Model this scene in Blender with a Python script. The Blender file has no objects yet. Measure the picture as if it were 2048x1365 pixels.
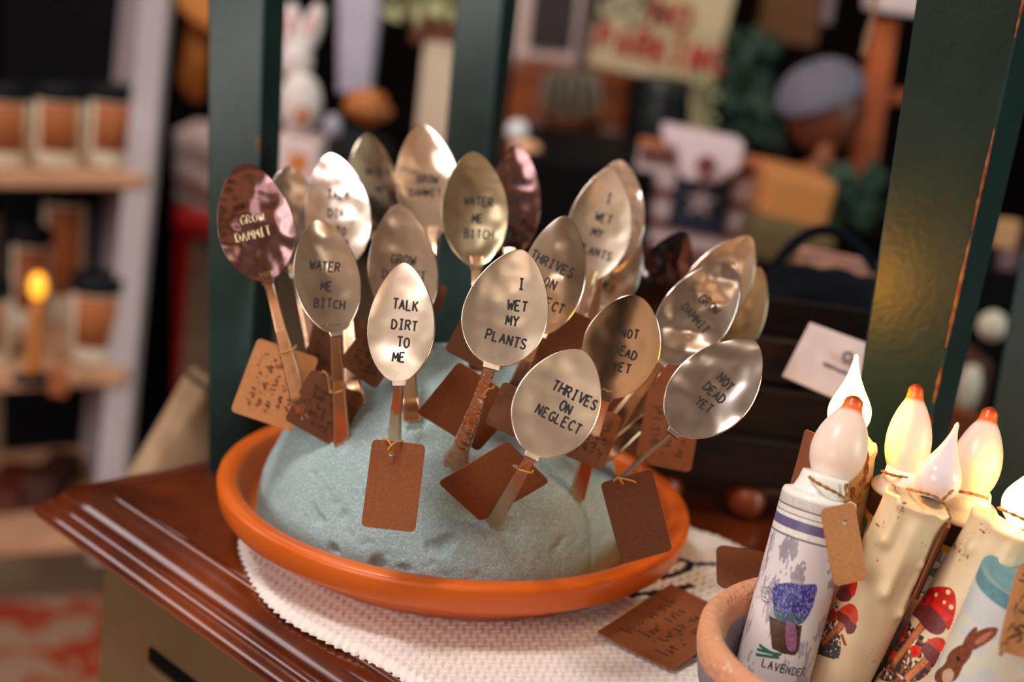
import bpy, math, random
import numpy as np
from mathutils import Vector, noise as mnoise

sc = bpy.context.scene
COL = sc.collection
random.seed(5)
RNG = np.random.default_rng(7)

# ------------------------------------------------------------------ camera
F = 2844.0                                   # focal length in pixels of the 2048 frame
PITCH, ROLL = math.radians(15.5), math.radians(6.8)
fw = np.array([0, math.cos(PITCH), -math.sin(PITCH)])
up0 = np.array([0, math.sin(PITCH), math.cos(PITCH)])
rt = math.cos(ROLL) * np.array([1., 0, 0]) + math.sin(ROLL) * up0
up = math.cos(ROLL) * up0 - math.sin(ROLL) * np.array([1., 0, 0])
CAM = np.array([0.01935, -0.66870, 0.29820])


def ray(x, y):
    return fw + rt * (x - 1024) / F - up * (y - 682.5) / F


def PD(x, y, d):                             # point on a sight line at depth d
    return CAM + ray(x, y) * d


def PZ(x, y, z=0.0):                         # point on a sight line at height z
    v = ray(x, y)
    return CAM + v * (z - CAM[2]) / v[2]


cam_d = bpy.data.cameras.new('camera')
cam = bpy.data.objects.new('camera', cam_d)
COL.objects.link(cam)
cam_d.sensor_width = 36
cam_d.lens = F / 2048 * 36
cam_d.clip_start = 0.02
cam_d.clip_end = 30
cam_d.dof.use_dof = True
cam_d.dof.focus_distance = 0.585
cam_d.dof.aperture_fstop = 4.7
from mathutils import Matrix
m = Matrix.Identity(4)
for i in range(3):
    m[i][0], m[i][1], m[i][2], m[i][3] = rt[i], up[i], -fw[i], CAM[i]
cam.matrix_world = m
sc.camera = cam

# ------------------------------------------------------------------ world, light, exposure
w = bpy.data.worlds.new('world')
sc.world = w
w.use_nodes = True
w.node_tree.nodes['Background'].inputs[0].default_value = (0.6, 0.7, 1.0, 1)
w.node_tree.nodes['Background'].inputs[1].default_value = 0.35


def area(name, loc, target, size, power, color, sizey=None):
    d = bpy.data.lights.new(name, 'AREA')
    d.energy = power
    d.color = color
    d.size = size
    if sizey:
        d.shape = 'RECTANGLE'
        d.size_y = sizey
    o = bpy.data.objects.new(name, d)
    COL.objects.link(o)
    o.location = loc
    o.rotation_euler = (Vector(target) - Vector(loc)).to_track_quat('-Z', 'Y').to_euler()
    return o


area('window_daylight', (-1.9, -2.55, 1.15), (-0.1, 0, 0.0), 1.5, 40, (1.0, 0.95, 0.91), 1.3)
area('left_window_daylight', (-2.85, 0.25, 1.0), (-0.3, 0.2, 0.0), 1.0, 8, (1.0, 0.92, 0.94), 1.0)
area('ceiling_lamp_front', (-0.60, -0.40, 1.75), (0, 0, 0), 0.40, 24, (1.0, 0.94, 0.89))
area('front_wall_fill', (0.2, -1.7, 1.7), (0.0, -2.8, 0.5), 0.5, 34, (1.0, 0.86, 0.72))  # added fill, brightens the front wall that the spoons mirror
area('ceiling_lamp_middle', (-0.65, 1.15, 1.6), (-0.6, 1.9, 0), 0.5, 9.5, (1.0, 0.84, 0.74))
area('ceiling_lamp_back', (0.9, 1.9, 1.75), (0.8, 2.4, 0), 0.5, 6.5, (1.0, 0.76, 0.56))
area('side_fill_light', (2.8, -0.9, 0.9), (0.25, 0.1, 0.1), 0.9, 34, (0.78, 1.0, 0.95), 1.0)  # added fill from the right for the side face of the broad post

vs = sc.view_settings
vs.view_transform = 'Standard'
vs.look = 'None'
vs.exposure = 0.0
vs.gamma = 1.0
vs.use_curve_mapping = False
try:
    sc.cycles.use_denoising = True
    sc.cycles.max_bounces = 8
    sc.cycles.sample_clamp_indirect = 4
except Exception:
    pass


# ------------------------------------------------------------------ materials
def lin(c):
    c = np.array(c, float) / 255.0
    return tuple(np.where(c <= 0.04045, c / 12.92, ((c + 0.055) / 1.055) ** 2.4)) + (1.0,)


def newmat(name):
    mt = bpy.data.materials.new(name)
    mt.use_nodes = True
    nt = mt.node_tree
    return mt, nt, nt.nodes['Principled BSDF']


def N(nt, t, **k):
    n = nt.nodes.new(t)
    for a, b in k.items():
        if a.startswith('i_'):
            key = a[2:]
            key = int(key) if key.isdigit() else key
            n.inputs[key].default_value = b
        else:
            setattr(n, a, b)
    return n


def add_bump(nt, bsdf, scale, strength, dist=0.001, detail=4.0, vec=None):
    tc = N(nt, 'ShaderNodeTexCoord')
    nz = N(nt, 'ShaderNodeTexNoise', i_Scale=scale, i_Detail=detail)
    nt.links.new(vec or tc.outputs['Object'], nz.inputs['Vector'])
    bp = N(nt, 'ShaderNodeBump', i_Strength=strength, i_Distance=dist)
    nt.links.new(nz.outputs[0], bp.inputs['Height'])
    nt.links.new(bp.outputs[0], bsdf.inputs['Normal'])
    return nz


def mat(name, c, rough=0.6, metal=0.0, c2=None, nscale=20.0, lo=0.35, hi=0.65, stretch=None,
        bump=0.0, bscale=200.0, bdist=0.001, coat=0.0, sss=0.0, sssr=None, emit=None, estr=0.0, spec=0.5, trans=0.0, detail=5.0):
    mt, nt, b = newmat(name)
    b.inputs['Roughness'].default_value = rough
    b.inputs['Metallic'].default_value = metal
    b.inputs['Specular IOR Level'].default_value = spec
    b.inputs['Coat Weight'].default_value = coat
    b.inputs['Coat Roughness'].default_value = 0.08
    b.inputs['Transmission Weight'].default_value = trans
    if sss:
        b.inputs['Subsurface Weight'].default_value = sss
        b.inputs['Subsurface Radius'].default_value = sssr or (1, 0.5, 0.25)
        b.inputs['Subsurface Scale'].default_value = 0.006
    if emit:
        b.inputs['Emission Color'].default_value = emit
        b.inputs['Emission Strength'].default_value = estr
    if c2:
        tc = N(nt, 'ShaderNodeTexCoord')
        mp = N(nt, 'ShaderNodeMapping')
        if stretch:
            mp.inputs['Scale'].default_value = stretch
        nt.links.new(tc.outputs['Object'], mp.inputs['Vector'])
        nz = N(nt, 'ShaderNodeTexNoise', i_Scale=nscale, i_Detail=detail)
        nt.links.new(mp.outputs[0], nz.inputs['Vector'])
        cr = N(nt, 'ShaderNodeValToRGB')
        cr.color_ramp.elements[0].position = lo
        cr.color_ramp.elements[1].position = hi
        cr.color_ramp.elements[0].color = lin(c)
        cr.color_ramp.elements[1].color = lin(c2)
        nt.links.new(nz.outputs[0], cr.inputs[0])
        nt.links.new(cr.outputs[0], b.inputs['Base Color'])
    else:
        b.inputs['Base Color'].default_value = lin(c)
    if bump:
        add_bump(nt, b, bscale, bump, bdist)
    return mt


def vcol_mat(name, rough=0.45, sss=0.0, bump=0.0, bscale=300, coat=0.0):
    mt, nt, b = newmat(name)
    at = N(nt, 'ShaderNodeAttribute', attribute_name='Col')
    nt.links.new(at.outputs['Color'], b.inputs['Base Color'])
    b.inputs['Roughness'].default_value = rough
    b.inputs['Coat Weight'].default_value = coat
    if sss:
        b.inputs['Subsurface Weight'].default_value = sss
        b.inputs['Subsurface Radius'].default_value = (1, 0.55, 0.25)
        b.inputs['Subsurface Scale'].default_value = 0.004
    if bump:
        add_bump(nt, b, bscale, bump, 0.0005)
    return mt


M = {}
M['kraft'] = mat('kraft_card', (124, 66, 30), 0.85, c2=(138, 76, 36), nscale=900, bump=0.15, bscale=1500, bdist=0.0003)
M['kraft_dark'] = mat('brown_kraft_card', (98, 54, 26), 0.85, c2=(110, 62, 33), nscale=900)
M['kraft_light'] = mat('light_kraft_card', (178, 116, 68), 0.85, c2=(192, 130, 80), nscale=900)
M['ink'] = mat('black_ink', (14, 10, 9), 0.6)
M['inkbrown'] = mat('faded_brown_ink', (62, 38, 24), 0.7)
M['gold_twine'] = mat('golden_thread', (190, 140, 62), 0.55)
M['twine'] = mat('jute_twine', (176, 128, 66), 0.85, c2=(126, 84, 38), nscale=900)
M['terracotta'] = mat('terracotta', (220, 104, 24), 0.36, c2=(206, 92, 20), nscale=18, bump=0.08, bscale=700, bdist=0.0004)
M['foam'] = mat('grey_green_styrofoam', (146, 174, 176), 0.6, c2=(200, 216, 218), nscale=1100, lo=.45, hi=.75, bump=0.8, bscale=1300, bdist=0.0009)
M['wood_red'] = mat('polished_red_brown_wood', (76, 28, 9), 0.25, c2=(122, 52, 18), nscale=14, stretch=(1, 1, 1), coat=0.6)
M['olive'] = mat('olive_painted_cabinet', (112, 86, 54), 0.6, c2=(96, 72, 42), nscale=12)
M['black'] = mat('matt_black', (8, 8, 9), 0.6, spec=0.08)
M['knit'] = mat('white_cotton_knit', (232, 222, 216), 0.95, c2=(214, 202, 196), nscale=300, bump=0.6, bscale=1200, bdist=0.001)
M['white'] = mat('white_paint', (225, 215, 212), 0.6)


def metal_mat(name, c, rough, bump, bscale, dist):
    mt, nt, b = newmat(name)
    b.inputs['Base Color'].default_value = lin(c)
    b.inputs['Metallic'].default_value = 1.0
    tc = N(nt, 'ShaderNodeTexCoord')
    nz = N(nt, 'ShaderNodeTexNoise', i_Scale=60, i_Detail=3)
    nt.links.new(tc.outputs['Object'], nz.inputs['Vector'])
    mr = N(nt, 'ShaderNodeMapRange', i_3=rough * 0.75, i_4=rough * 1.3)
    nt.links.new(nz.outputs[0], mr.inputs[0])
    nt.links.new(mr.outputs[0], b.inputs['Roughness'])
    add_bump(nt, b, bscale, bump, dist, 1.0)
    return mt


M['silver'] = metal_mat('hammered_silver', (232, 222, 216), 0.14, 0.5, 48, 0.005)
M['silver_soft'] = metal_mat('brushed_silver', (236, 218, 198), 0.26, 0.25, 60, 0.002)
M['silver_smooth'] = metal_mat('polished_silver', (232, 216, 200), 0.14, 0.18, 40, 0.002)
M['rose'] = metal_mat('rosy_reflection_silver', (116, 88, 88), 0.15, 0.5, 80, 0.004)  # dark rosy reflection is put into the base colour
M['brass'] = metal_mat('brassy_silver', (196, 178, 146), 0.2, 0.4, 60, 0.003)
M['silver_handle'] = metal_mat('silver_handle', (220, 182, 148), 0.24, 0.2, 120, 0.001)


# ------------------------------------------------------------------ mesh helper
class MB:
    def __init__(s):
        s.v, s.f, s.m = [], [], []

    def add(s, vs_, fs, mi=0):
        o = len(s.v)
        s.v.extend([tuple(map(float, p)) for p in vs_])
        for f in fs:
            s.f.append(tuple(i + o for i in f))
            s.m.append(mi)
        return s

    def grid(s, P, closed_u=False, closed_v=False, mi=0, flip=False):
        P = np.asarray(P)
        nu, nv = P.shape[:2]
        fs = []
        for i in range(nu if closed_u else nu - 1):
            a, b = i, (i + 1) % nu
            for j in range(nv if closed_v else nv - 1):
                c = (j + 1) % nv
                q = (a * nv + j, b * nv + j, b * nv + c, a * nv + c)
                fs.append(q[::-1] if flip else q)
        return s.add(P.reshape(-1, 3), fs, mi)

    def box(s, c, ex, ey, ez, mi=0):         # centre and three half vectors
        c, ex, ey, ez = map(np.asarray, (c, ex, ey, ez))
        vs_ = [c + a * ex + b * ey + d * ez for a in (-1, 1) for b in (-1, 1) for d in (-1, 1)]
        fs = [(0, 1, 3, 2), (4, 6, 7, 5), (0, 4, 5, 1), (2, 3, 7, 6), (0, 2, 6, 4), (1, 5, 7, 3)]
        return s.add(vs_, fs, mi)

    def lathe(s, prof, c=(0, 0, 0), ax=(0, 0, 1), n=48, mi=0, xr=None):
        ax = np.array(ax, float)
        ax /= np.linalg.norm(ax)
        h = np.array([1., 0, 0]) if abs(ax[0]) < .9 else np.array([0, 1., 0])
        e1 = h - ax * (h @ ax)
        e1 /= np.linalg.norm(e1)
        e2 = np.cross(ax, e1)
        t = np.linspace(0, 2 * np.pi, n, endpoint=False)
        P = np.array([[np.array(c) + ax * z + (e1 * math.cos(a) + e2 * math.sin(a)) * max(r, 1e-5) for a in t] for r, z in prof])
        return s.grid(P, closed_v=True, mi=mi)

    def tube(s, pts, r, n=8, mi=0, caps=True, flat=None):
        pts = [np.asarray(p, float) for p in pts]
        rr = r if hasattr(r, '__len__') else [r] * len(pts)
        P = []
        prev = None
        for i, p in enumerate(pts):
            d = pts[min(i + 1, len(pts) - 1)] - pts[max(i - 1, 0)]
            d = d / (np.linalg.norm(d) + 1e-12)
            if flat is not None:
                prev = np.asarray(flat, float)
            if prev is None:
                prev = np.array([0, 0, 1.]) if abs(d[2]) < .9 else np.array([1., 0, 0])
            e1 = prev - d * (prev @ d)
            e1 = e1 / (np.linalg.norm(e1) + 1e-12)
            e2 = np.cross(d, e1)
            prev = e1
            k = 0.35 if flat is not None else 1.0
            P.append([p + (e1 * math.sin(a) * k + e2 * math.cos(a)) * rr[i] for a in np.linspace(0, 2 * np.pi, n, endpoint=False)])
        o = len(s.v)
        s.grid(np.array(P), closed_v=True, mi=mi)
        if caps:
            k = len(P)
            s.f.append(tuple(o + j for j in range(n))[::-1])
            s.m.append(mi)
            s.f.append(tuple(o + (k - 1) * n + j for j in range(n)))
            s.m.append(mi)
        return s

    def prism(s, poly, ext, mi=0):           # planar 3D polygon pushed along ext
        poly = [np.asarray(p, float) for p in poly]
        n = len(poly)
        vs_ = poly + [p + np.asarray(ext) for p in poly]
        fs = [tuple(range(n)), tuple(range(2 * n - 1, n - 1, -1))]
        fs += [(i, (i + 1) % n + 0, (i + 1) % n + n, i + n)[::-1] for i in range(n)]
        return s.add(vs_, fs, mi)

    def ball(s, c, r, n=20, mi=0, sc=(1, 1, 1), ax=None):
        c = np.asarray(c, float)
        th = np.linspace(0.02, np.pi - 0.02, n)
        ph = np.linspace(0, 2 * np.pi, n * 2, endpoint=False)
        B = np.eye(3) if ax is None else ax
        P = np.array([[c + B @ (np.array([math.sin(a) * math.cos(b), math.sin(a) * math.sin(b), math.cos(a)]) * r * np.array(sc)) for b in ph] for a in th])
        return s.grid(P, closed_v=True, mi=mi)

    def build(s, name, mats, parent=None, smooth=True, auto=None, bevel=0.0, sub=0, cols=None):
        V = np.array(s.v)
        if parent is not None:
            q = parent
            org = np.zeros(3)
            while q is not None:
                org = org + np.array(q.location)
                q = q.parent
            loc = (0, 0, 0)
        else:
            org = np.array([(V[:, 0].min() + V[:, 0].max()) / 2, (V[:, 1].min() + V[:, 1].max()) / 2, V[:, 2].min()])
            loc = org
        me = bpy.data.meshes.new(name)
        me.from_pydata((V - org).tolist(), [], s.f)
        mats = mats if isinstance(mats, (list, tuple)) else [mats]
        for mm in mats:
            me.materials.append(mm)
        me.polygons.foreach_set('material_index', s.m)
        me.polygons.foreach_set('use_smooth', [smooth] * len(s.f))
        if cols is not None:
            at = me.color_attributes.new('Col', 'FLOAT_COLOR', 'POINT')
            at.data.foreach_set('color', np.asarray(cols, np.float32).reshape(-1))
        me.update()
        o = bpy.data.objects.new(name, me)
        COL.objects.link(o)
        o.location = loc
        if parent is not None:
            o.parent = parent
        if bevel:
            b = o.modifiers.new('bevel', 'BEVEL')
            b.width = bevel
            b.segments = 3
            b.limit_method = 'ANGLE'
        if sub:
            b = o.modifiers.new('sub', 'SUBSURF')
            b.levels = b.render_levels = sub
        if auto:
            try:
                me.set_sharp_from_angle(angle=math.radians(auto))
            except Exception:
                pass
        return o


def tag(o, label, cat, group=None):
    o['label'] = label
    o['category'] = cat
    if group:
        o['group'] = group
    return o


def thing(name, label, cat, loc, group=None):
    o = bpy.data.objects.new(name, None)
    COL.objects.link(o)
    o.location = tuple(map(float, loc))
    o.empty_display_size = 0.02
    return tag(o, label, cat, group)


def struct(o):
    o['kind'] = 'structure'
    return o


def unit(v):
    v = np.asarray(v, float)
    return v / np.linalg.norm(v)


def nz3(x, y, z):
    return mnoise.noise(Vector((x, y, z)))


# stroke alphabet, box 0..1 wide .7
GL = {
    'A': [[(0, 0), (.33, 1), (.66, 0)], [(.14, .38), (.54, .38)]],
    'B': [[(0, 0), (0, 1), (.4, 1), (.55, .85), (.5, .62), (.3, .53), (0, .53)], [(.3, .53), (.55, .42), (.62, .2), (.45, 0), (0, 0)]],
    'C': [[(.62, .82), (.4, 1), (.15, .88), (0, .5), (.12, .14), (.38, 0), (.62, .15)]],
    'D': [[(0, 0), (0, 1), (.35, .95), (.62, .7), (.62, .3), (.38, .04), (0, 0)]],
    'E': [[(.58, 1), (0, 1), (0, 0), (.6, 0)], [(0, .52), (.45, .52)]],
    'G': [[(.6, .85), (.38, 1), (.12, .86), (0, .5), (.12, .12), (.38, 0), (.62, .16), (.62, .45), (.36, .45)]],
    'H': [[(0, 0), (0, 1)], [(.62, 0), (.62, 1)], [(0, .5), (.62, .5)]],
    'I': [[(.3, 0), (.3, 1)], [(.08, 1), (.52, 1)], [(.08, 0), (.52, 0)]],
    'K': [[(0, 0), (0, 1)], [(.58, 1), (.04, .42)], [(.2, .56), (.62, 0)]],
    'L': [[(0, 1), (0, 0), (.58, 0)]],
    'M': [[(0, 0), (.06, 1), (.36, .3), (.66, 1), (.72, 0)]],
    'N': [[(0, 0), (0, 1), (.6, 0), (.6, 1)]],
    'O': [[(.33, 1), (.1, .86), (0, .5), (.1, .14), (.33, 0), (.56, .14), (.66, .5), (.56, .86), (.33, 1)]],
    'P': [[(0, 0), (0, 1), (.42, 1), (.6, .8), (.5, .58), (.3, .5), (0, .48)]],
    'R': [[(0, 0), (0, 1), (.42, 1), (.58, .8), (.48, .6), (.3, .52), (0, .5)], [(.28, .5), (.62, 0)]],
    'S': [[(.58, .84), (.36, 1), (.1, .9), (.06, .68), (.3, .52), (.56, .36), (.56, .12), (.3, 0), (.02, .14)]],
    'T': [[(0, 1), (.66, 1)], [(.33, 1), (.33, 0)]],
    'V': [[(0, 1), (.33, 0), (.66, 1)]],
    'W': [[(0, 1), (.16, 0), (.36, .7), (.56, 0), (.74, 1)]],
    'Y': [[(0, 1), (.33, .5), (.66, 1)], [(.33, .5), (.33, 0)]],
    'Z': [[(0, 1), (.6, 1), (0, 0), (.6, 0)]],
    'h': [[(0, 0), (0, 1)], [(0, .4), (.25, .6), (.45, .4), (.45, 0)]],
    'x': [[(0, .5), (.4, 0)], [(0, 0), (.4, .5)]],
    'F': [[(0, 0), (0, 1), (.58, 1)], [(0, .52), (.45, .52)]],
}


def text_strokes(txt, adv=.92):
    out, x = [], 0.0
    for ch in txt:
        if ch in GL:
            jx, jy, js = random.uniform(-.03, .03), random.uniform(-.05, .05), random.uniform(.94, 1.06)
            for st in GL[ch]:
                out.append([(x + (a + jx) * js, b * js + jy) for a, b in st])
        x += adv
    W = x - adv + .66
    return [[(a - W / 2, b - .5) for a, b in st] for st in out]


def densify(st, step=.12):
    o = []
    for a, b in zip(st[:-1], st[1:]):
        n = max(1, int(math.dist(a, b) / step))
        for i in range(n):
            t = i / n
            o.append((a[0] + (b[0] - a[0]) * t, a[1] + (b[1] - a[1]) * t))
    o.append(st[-1])
    return o


def scribble(width, n):                      # a line of small illegible handwritten marks
    o, x = [], -width / 2
    while x < width / 2 - .3:
        for c in range(random.randint(2, 6)):
            if x > width / 2 - .3:
                break
            w_, t_ = random.uniform(.3, .55), random.choice([.35, .35, .45, .8])
            o.append([(x + random.uniform(0, .1), random.uniform(-.35, t_)), (x + w_ * .5, random.uniform(-.35, t_)), (x + w_ * random.uniform(.2, .9), -.35),
                      (x + w_, random.uniform(-.3, .3))][:random.choice([2, 3, 4, 4])])
            x += w_ + .12
        x += .5
    return o


# ------------------------------------------------------------------ room
FLOOR = -0.8
CEIL = 1.8


def slab(name, lo, hi, mt):
    b = MB()
    lo, hi = np.array(lo, float), np.array(hi, float)
    h = (hi - lo) / 2
    b.box((lo + hi) / 2, (h[0], 0, 0), (0, h[1], 0), (0, 0, h[2]))
    return struct(b.build(name, mt, smooth=False))


M['floor'] = mat('worn_floor', (150, 122, 100), 0.5, c2=(120, 96, 78), nscale=6, stretch=(1, 6, 1))
M['wall_dark'] = mat('dark_brown_wall', (20, 12, 9), 0.8, c2=(9, 6, 6), nscale=3, stretch=(6, 1, 1), spec=0.05)
M['wall_tan'] = mat('tan_plaster', (208, 170, 134), 0.9, c2=(168, 128, 94), nscale=1.4, lo=.42, hi=.58)
M['ceil'] = mat('cream_ceiling', (206, 190, 170), 0.9, c2=(150, 120, 96), nscale=1.1)
slab('floor', (-3, -2.8, FLOOR - .1), (3, 4.2, FLOOR), M['floor'])
slab('ceiling', (-3, -2.8, CEIL), (3, 4.2, CEIL + .1), M['ceil'])
slab('wall_back', (-3, 4.1, FLOOR), (3, 4.2, CEIL), M['wall_dark'])
slab('wall_front', (-3, -2.9, FLOOR), (3, -2.8, CEIL), M['wall_tan'])
slab('wall_left', (-3.1, -2.8, FLOOR), (-3, 4.2, CEIL), M['wall_dark'])
slab('wall_right', (3, -2.8, FLOOR), (3.1, 4.2, CEIL), M['wall_dark'])
M['pane'] = mat('bright_daylight_pane', (230, 230, 235), 0.3, emit=(1.0, 0.88, 0.86, 1), estr=2.6)
M['pane2'] = mat('cool_fill_pane', (230, 230, 235), 0.3, emit=(0.75, 0.9, 1.0, 1), estr=1.6)


def window(n, c, wx, wz, ax, mt):
    b = MB()
    t = np.array([1., 0, 0]) if ax == 'x' else np.array([0, 1., 0])
    nrm = np.array([0, 1., 0]) if ax == 'x' else np.array([1., 0, 0])
    c = np.array(c)
    for sx in (-1, 0, 1):
        b.box(c + t * sx * wx, t * .03, nrm * .03, (0, 0, wz + .03))
    for sz in (-1, 0, 1):
        b.box(c + np.array([0, 0, sz * wz]), t * (wx + .03), nrm * .03, (0, 0, .025))
    f = struct(b.build('window_%d' % n, M['white'], smooth=False))
    g = MB().box(c, t * wx, nrm * .008, (0, 0, wz))
    g.build('window_pane', mt, f, smooth=False)


window(1, (-1.55, -2.78, .95), .75, .62, 'x', M['pane'])
window(3, (-2.98, .25, 1.0), .55, .5, 'y', M['pane'])
window(2, (2.98, -.9, .9), .5, .5, 'y', M['pane2'])  # unseen glowing window, added to go with the right-hand fill
b = MB().box((1.1, -2.78, .1), (.45, 0, 0), (0, .02, 0), (0, 0, .9))  # unseen dark panel, added to vary the spoon reflections
struct(b.build('dark_reflection_panel_1', M['wall_dark'], smooth=False))

b = MB().box((.22, -2.78, .1), (.24, 0, 0), (0, .02, 0), (0, 0, .9))  # second unseen panel, added to put dark patches in the spoon reflections
struct(b.build('dark_reflection_panel_2', M['wall_dark'], smooth=False))

# rug
mt, nt, bs = newmat('orange_cream_rug')
tc = N(nt, 'ShaderNodeTexCoord')
nz = N(nt, 'ShaderNodeTexNoise', i_Scale=9.0, i_Detail=1.0, i_Distortion=2.2)
nt.links.new(tc.outputs['Object'], nz.inputs['Vector'])
cr = N(nt, 'ShaderNodeValToRGB')
e = cr.color_ramp.elements
e[0].position, e[0].color = .50, lin((206, 164, 132))
e[1].position, e[1].color = .56, lin((206, 66, 24))
nt.links.new(nz.outputs[0], cr.inputs[0])
nt.links.new(cr.outputs[0], bs.inputs['Base Color'])
bs.inputs['Roughness'].default_value = .95
M['rug'] = mt
M['rugedge'] = mat('rug_border', (196, 162, 138), .95)
b = MB()
q = [PZ(-300, 1205, FLOOR), PZ(420, 1160, FLOOR)]
dx, dy = unit(q[1] - q[0]), None
dy = np.array([dx[1], -dx[0], 0])
c0 = (q[0] + q[1]) / 2 + dy * .6
rug = tag(MB().box(c0 + np.array([0, 0, .008]), dx * .8, dy * .55, (0, 0, .006)).build('rug', M['rug'], smooth=False, bevel=.003),
          'orange and cream patterned rug on the floor beside the dresser', 'rug')

# ------------------------------------------------------------------ dresser
K = PZ(204, 972)
e1 = np.array([0.6860, 0.7276, 0])           # along the far-left edge
e2 = np.array([0.7276, -0.6860, 0])          # along the near edge
LEN1, LEN2 = .62, .95
dresser = thing('dresser', 'olive painted dresser with a polished red-brown top holding the spoon display', 'dresser', (K[0] + .3 * e1[0] + .4 * e2[0], K[1] + .3 * e1[1] + .4 * e2[1], FLOOR))


def rect(off, z):
    a = K - e1 * off - e2 * off
    c = K + e1 * (LEN1 + off) - e2 * off
    d = K + e1 * (LEN1 + off) + e2 * (LEN2 + off)
    g = K - e1 * off + e2 * (LEN2 + off)
    zz = np.array([0, 0, z])
    return [a + zz, c + zz, d + zz, g + zz]


prof = [(-.004, 0), (-.001, 0), (0, .0006), (.0012, .0008), (.0022, .0002), (.0026, -.0012), (.006, -.0016), (.010, -.0022), (.0135, -.0045),
        (.0155, -.0075), (.0160, -.0095), (.0176, -.0098), (.0190, -.0106), (.0196, -.0118), (.0200, -.0128), (.0215, -.0132),
        (.0235, -.0142), (.0250, -.0162), (.0254, -.0185), (.0245, -.0210), (.0225, -.0228), (.018, -.0240), (.004, -.0245)]
rings = []
for off, z in prof:
    r4 = rect(off, z)
    line = []
    for i in range(4):
        a, c = r4[i], r4[(i + 1) % 4]
        for t in np.linspace(0, 1, 40, endpoint=False):
            line.append(a + (c - a) * t)
    rings.append(line)
b = MB().grid(np.array(rings), closed_v=True, flip=True)
b.add(rect(-.004, 0), [(0, 3, 2, 1)])
b.add(rect(.004, -.0245), [(0, 1, 2, 3)])
b.build('dresser_top', M['wood_red'], dresser, auto=50)
b = MB()
r4 = rect(-.002, -.0245)
lo = [p + np.array([0, 0, FLOOR + .0245 - 0]) for p in r4]
b.add(r4 + lo, [(0, 1, 5, 4), (1, 2, 6, 5), (2, 3, 7, 6), (3, 0, 4, 7), (0, 3, 2, 1), (4, 5, 6, 7)])
b.build('dresser_body', M['olive'], dresser, smooth=False)
# drawer front with its dark gap on the side that faces us
fa = K - e1 * (-.002)
b = MB()
gx0, gx1 = .052, .80
b.box(fa - e1 * .0005 + e2 * (gx0 + gx1) / 2 + np.array([0, 0, -.075]), e2 * (gx1 - gx0) / 2, e1 * .0012, (0, 0, .0035))
b.build('drawer_gap', M['black'], dresser, smooth=False)
b = MB()
b.box(fa - e1 * .001 + e2 * (gx0 + gx1) / 2 + np.array([0, 0, -.18]), e2 * (gx1 - gx0) / 2, e1 * .003, (0, 0, .10))
b.build('drawer', M['olive'], dresser, smooth=False, bevel=.002)

# ------------------------------------------------------------------ knitted mat
out_px = [(478, 1080), (492, 1125), (520, 1180), (568, 1228), (640, 1268), (720, 1305), (780, 1335), (850, 1378), (960, 1440), (1150, 1520), (1400, 1500), (1560, 1380),
          (1620, 1250), (1580, 1150), (1500, 1100), (1440, 1072), (1392, 1058), (1300, 1010), (1150, 960), (900, 930), (650, 960), (520, 1020)]
ow = np.array([PZ(x, y, .003)[:2] for x, y in out_px])
cen = ow.mean(0)
ang = np.arctan2(*(ow - cen).T[::-1])
rad = np.hypot(*(ow - cen).T)
o_ = np.argsort(ang)
ang, rad = ang[o_], rad[o_]
ang3 = np.concatenate([ang - 2 * np.pi, ang, ang + 2 * np.pi])
rad3 = np.tile(rad, 3)
th = np.linspace(-np.pi, np.pi, 900, endpoint=False)
R = np.interp(th, ang3, rad3)
R = R + .0008 * np.sin(th * 140) + RNG.normal(0, .00035, len(th))
fr = np.concatenate([np.linspace(.02, 1, 170)])
P = []
for k in fr:
    x = cen[0] + R * k * np.cos(th)
    y = cen[1] + R * k * np.sin(th)
    u_ = (x * e2[0] + y * e2[1]) / .0045
    v_ = (x * e1[0] + y * e1[1]) / .0036
    st = np.abs(np.sin(np.pi * (u_ + .5 * np.abs(((v_ % 2) - 1))))) * .0008
    edge = np.clip((1 - k) * R / .004, 0, 1) ** .5
    P.append(np.stack([x, y, .0005 + (.0030 + st) * edge], -1))
P.append(np.stack([cen[0] + R * np.cos(th), cen[1] + R * np.sin(th), np.full(len(th), .0004)], -1))
P = np.array(P)
black_lines = []


def pxline(pts):
    return [PZ(x, y, .004)[:2] for x, y in pts]


script = [[(1300, 1190), (1345, 1180), (1382, 1172), (1330, 1186)], [(1322, 1156), (1350, 1150), (1375, 1140), (1382, 1128), (1368, 1120), (1345, 1122)],
          [(1345, 1118), (1375, 1124), (1400, 1130), (1425, 1128)], [(1262, 1192), (1290, 1188), (1325, 1184)], [(1440, 1100), (1455, 1125), (1440, 1150)], [(1285, 1215), (1300, 1200)]]
segs = []
for st in script:
    q = pxline(st)
    segs += list(zip(q[:-1], q[1:]))
XY = P[..., :2].reshape(-1, 2)
dmin = np.full(len(XY), 9.)
for a, c in segs:
    ab = c - a
    t = np.clip(((XY - a) @ ab) / (ab @ ab), 0, 1)
    dmin = np.minimum(dmin, np.linalg.norm(XY - (a + t[:, None] * ab), axis=1))
colr = np.where((dmin < .0021)[:, None], np.array(lin((14, 14, 24))), np.array(lin((238, 230, 224))))
M['knitv'] = vcol_mat('white_cotton_knit_printed', .95, bump=.5, bscale=1400)
tag(MB().grid(P, closed_v=True).build('placemat', M['knitv'], cols=colr),
    'white knitted cotton mat with black script under the terracotta saucer', 'mat')

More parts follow.
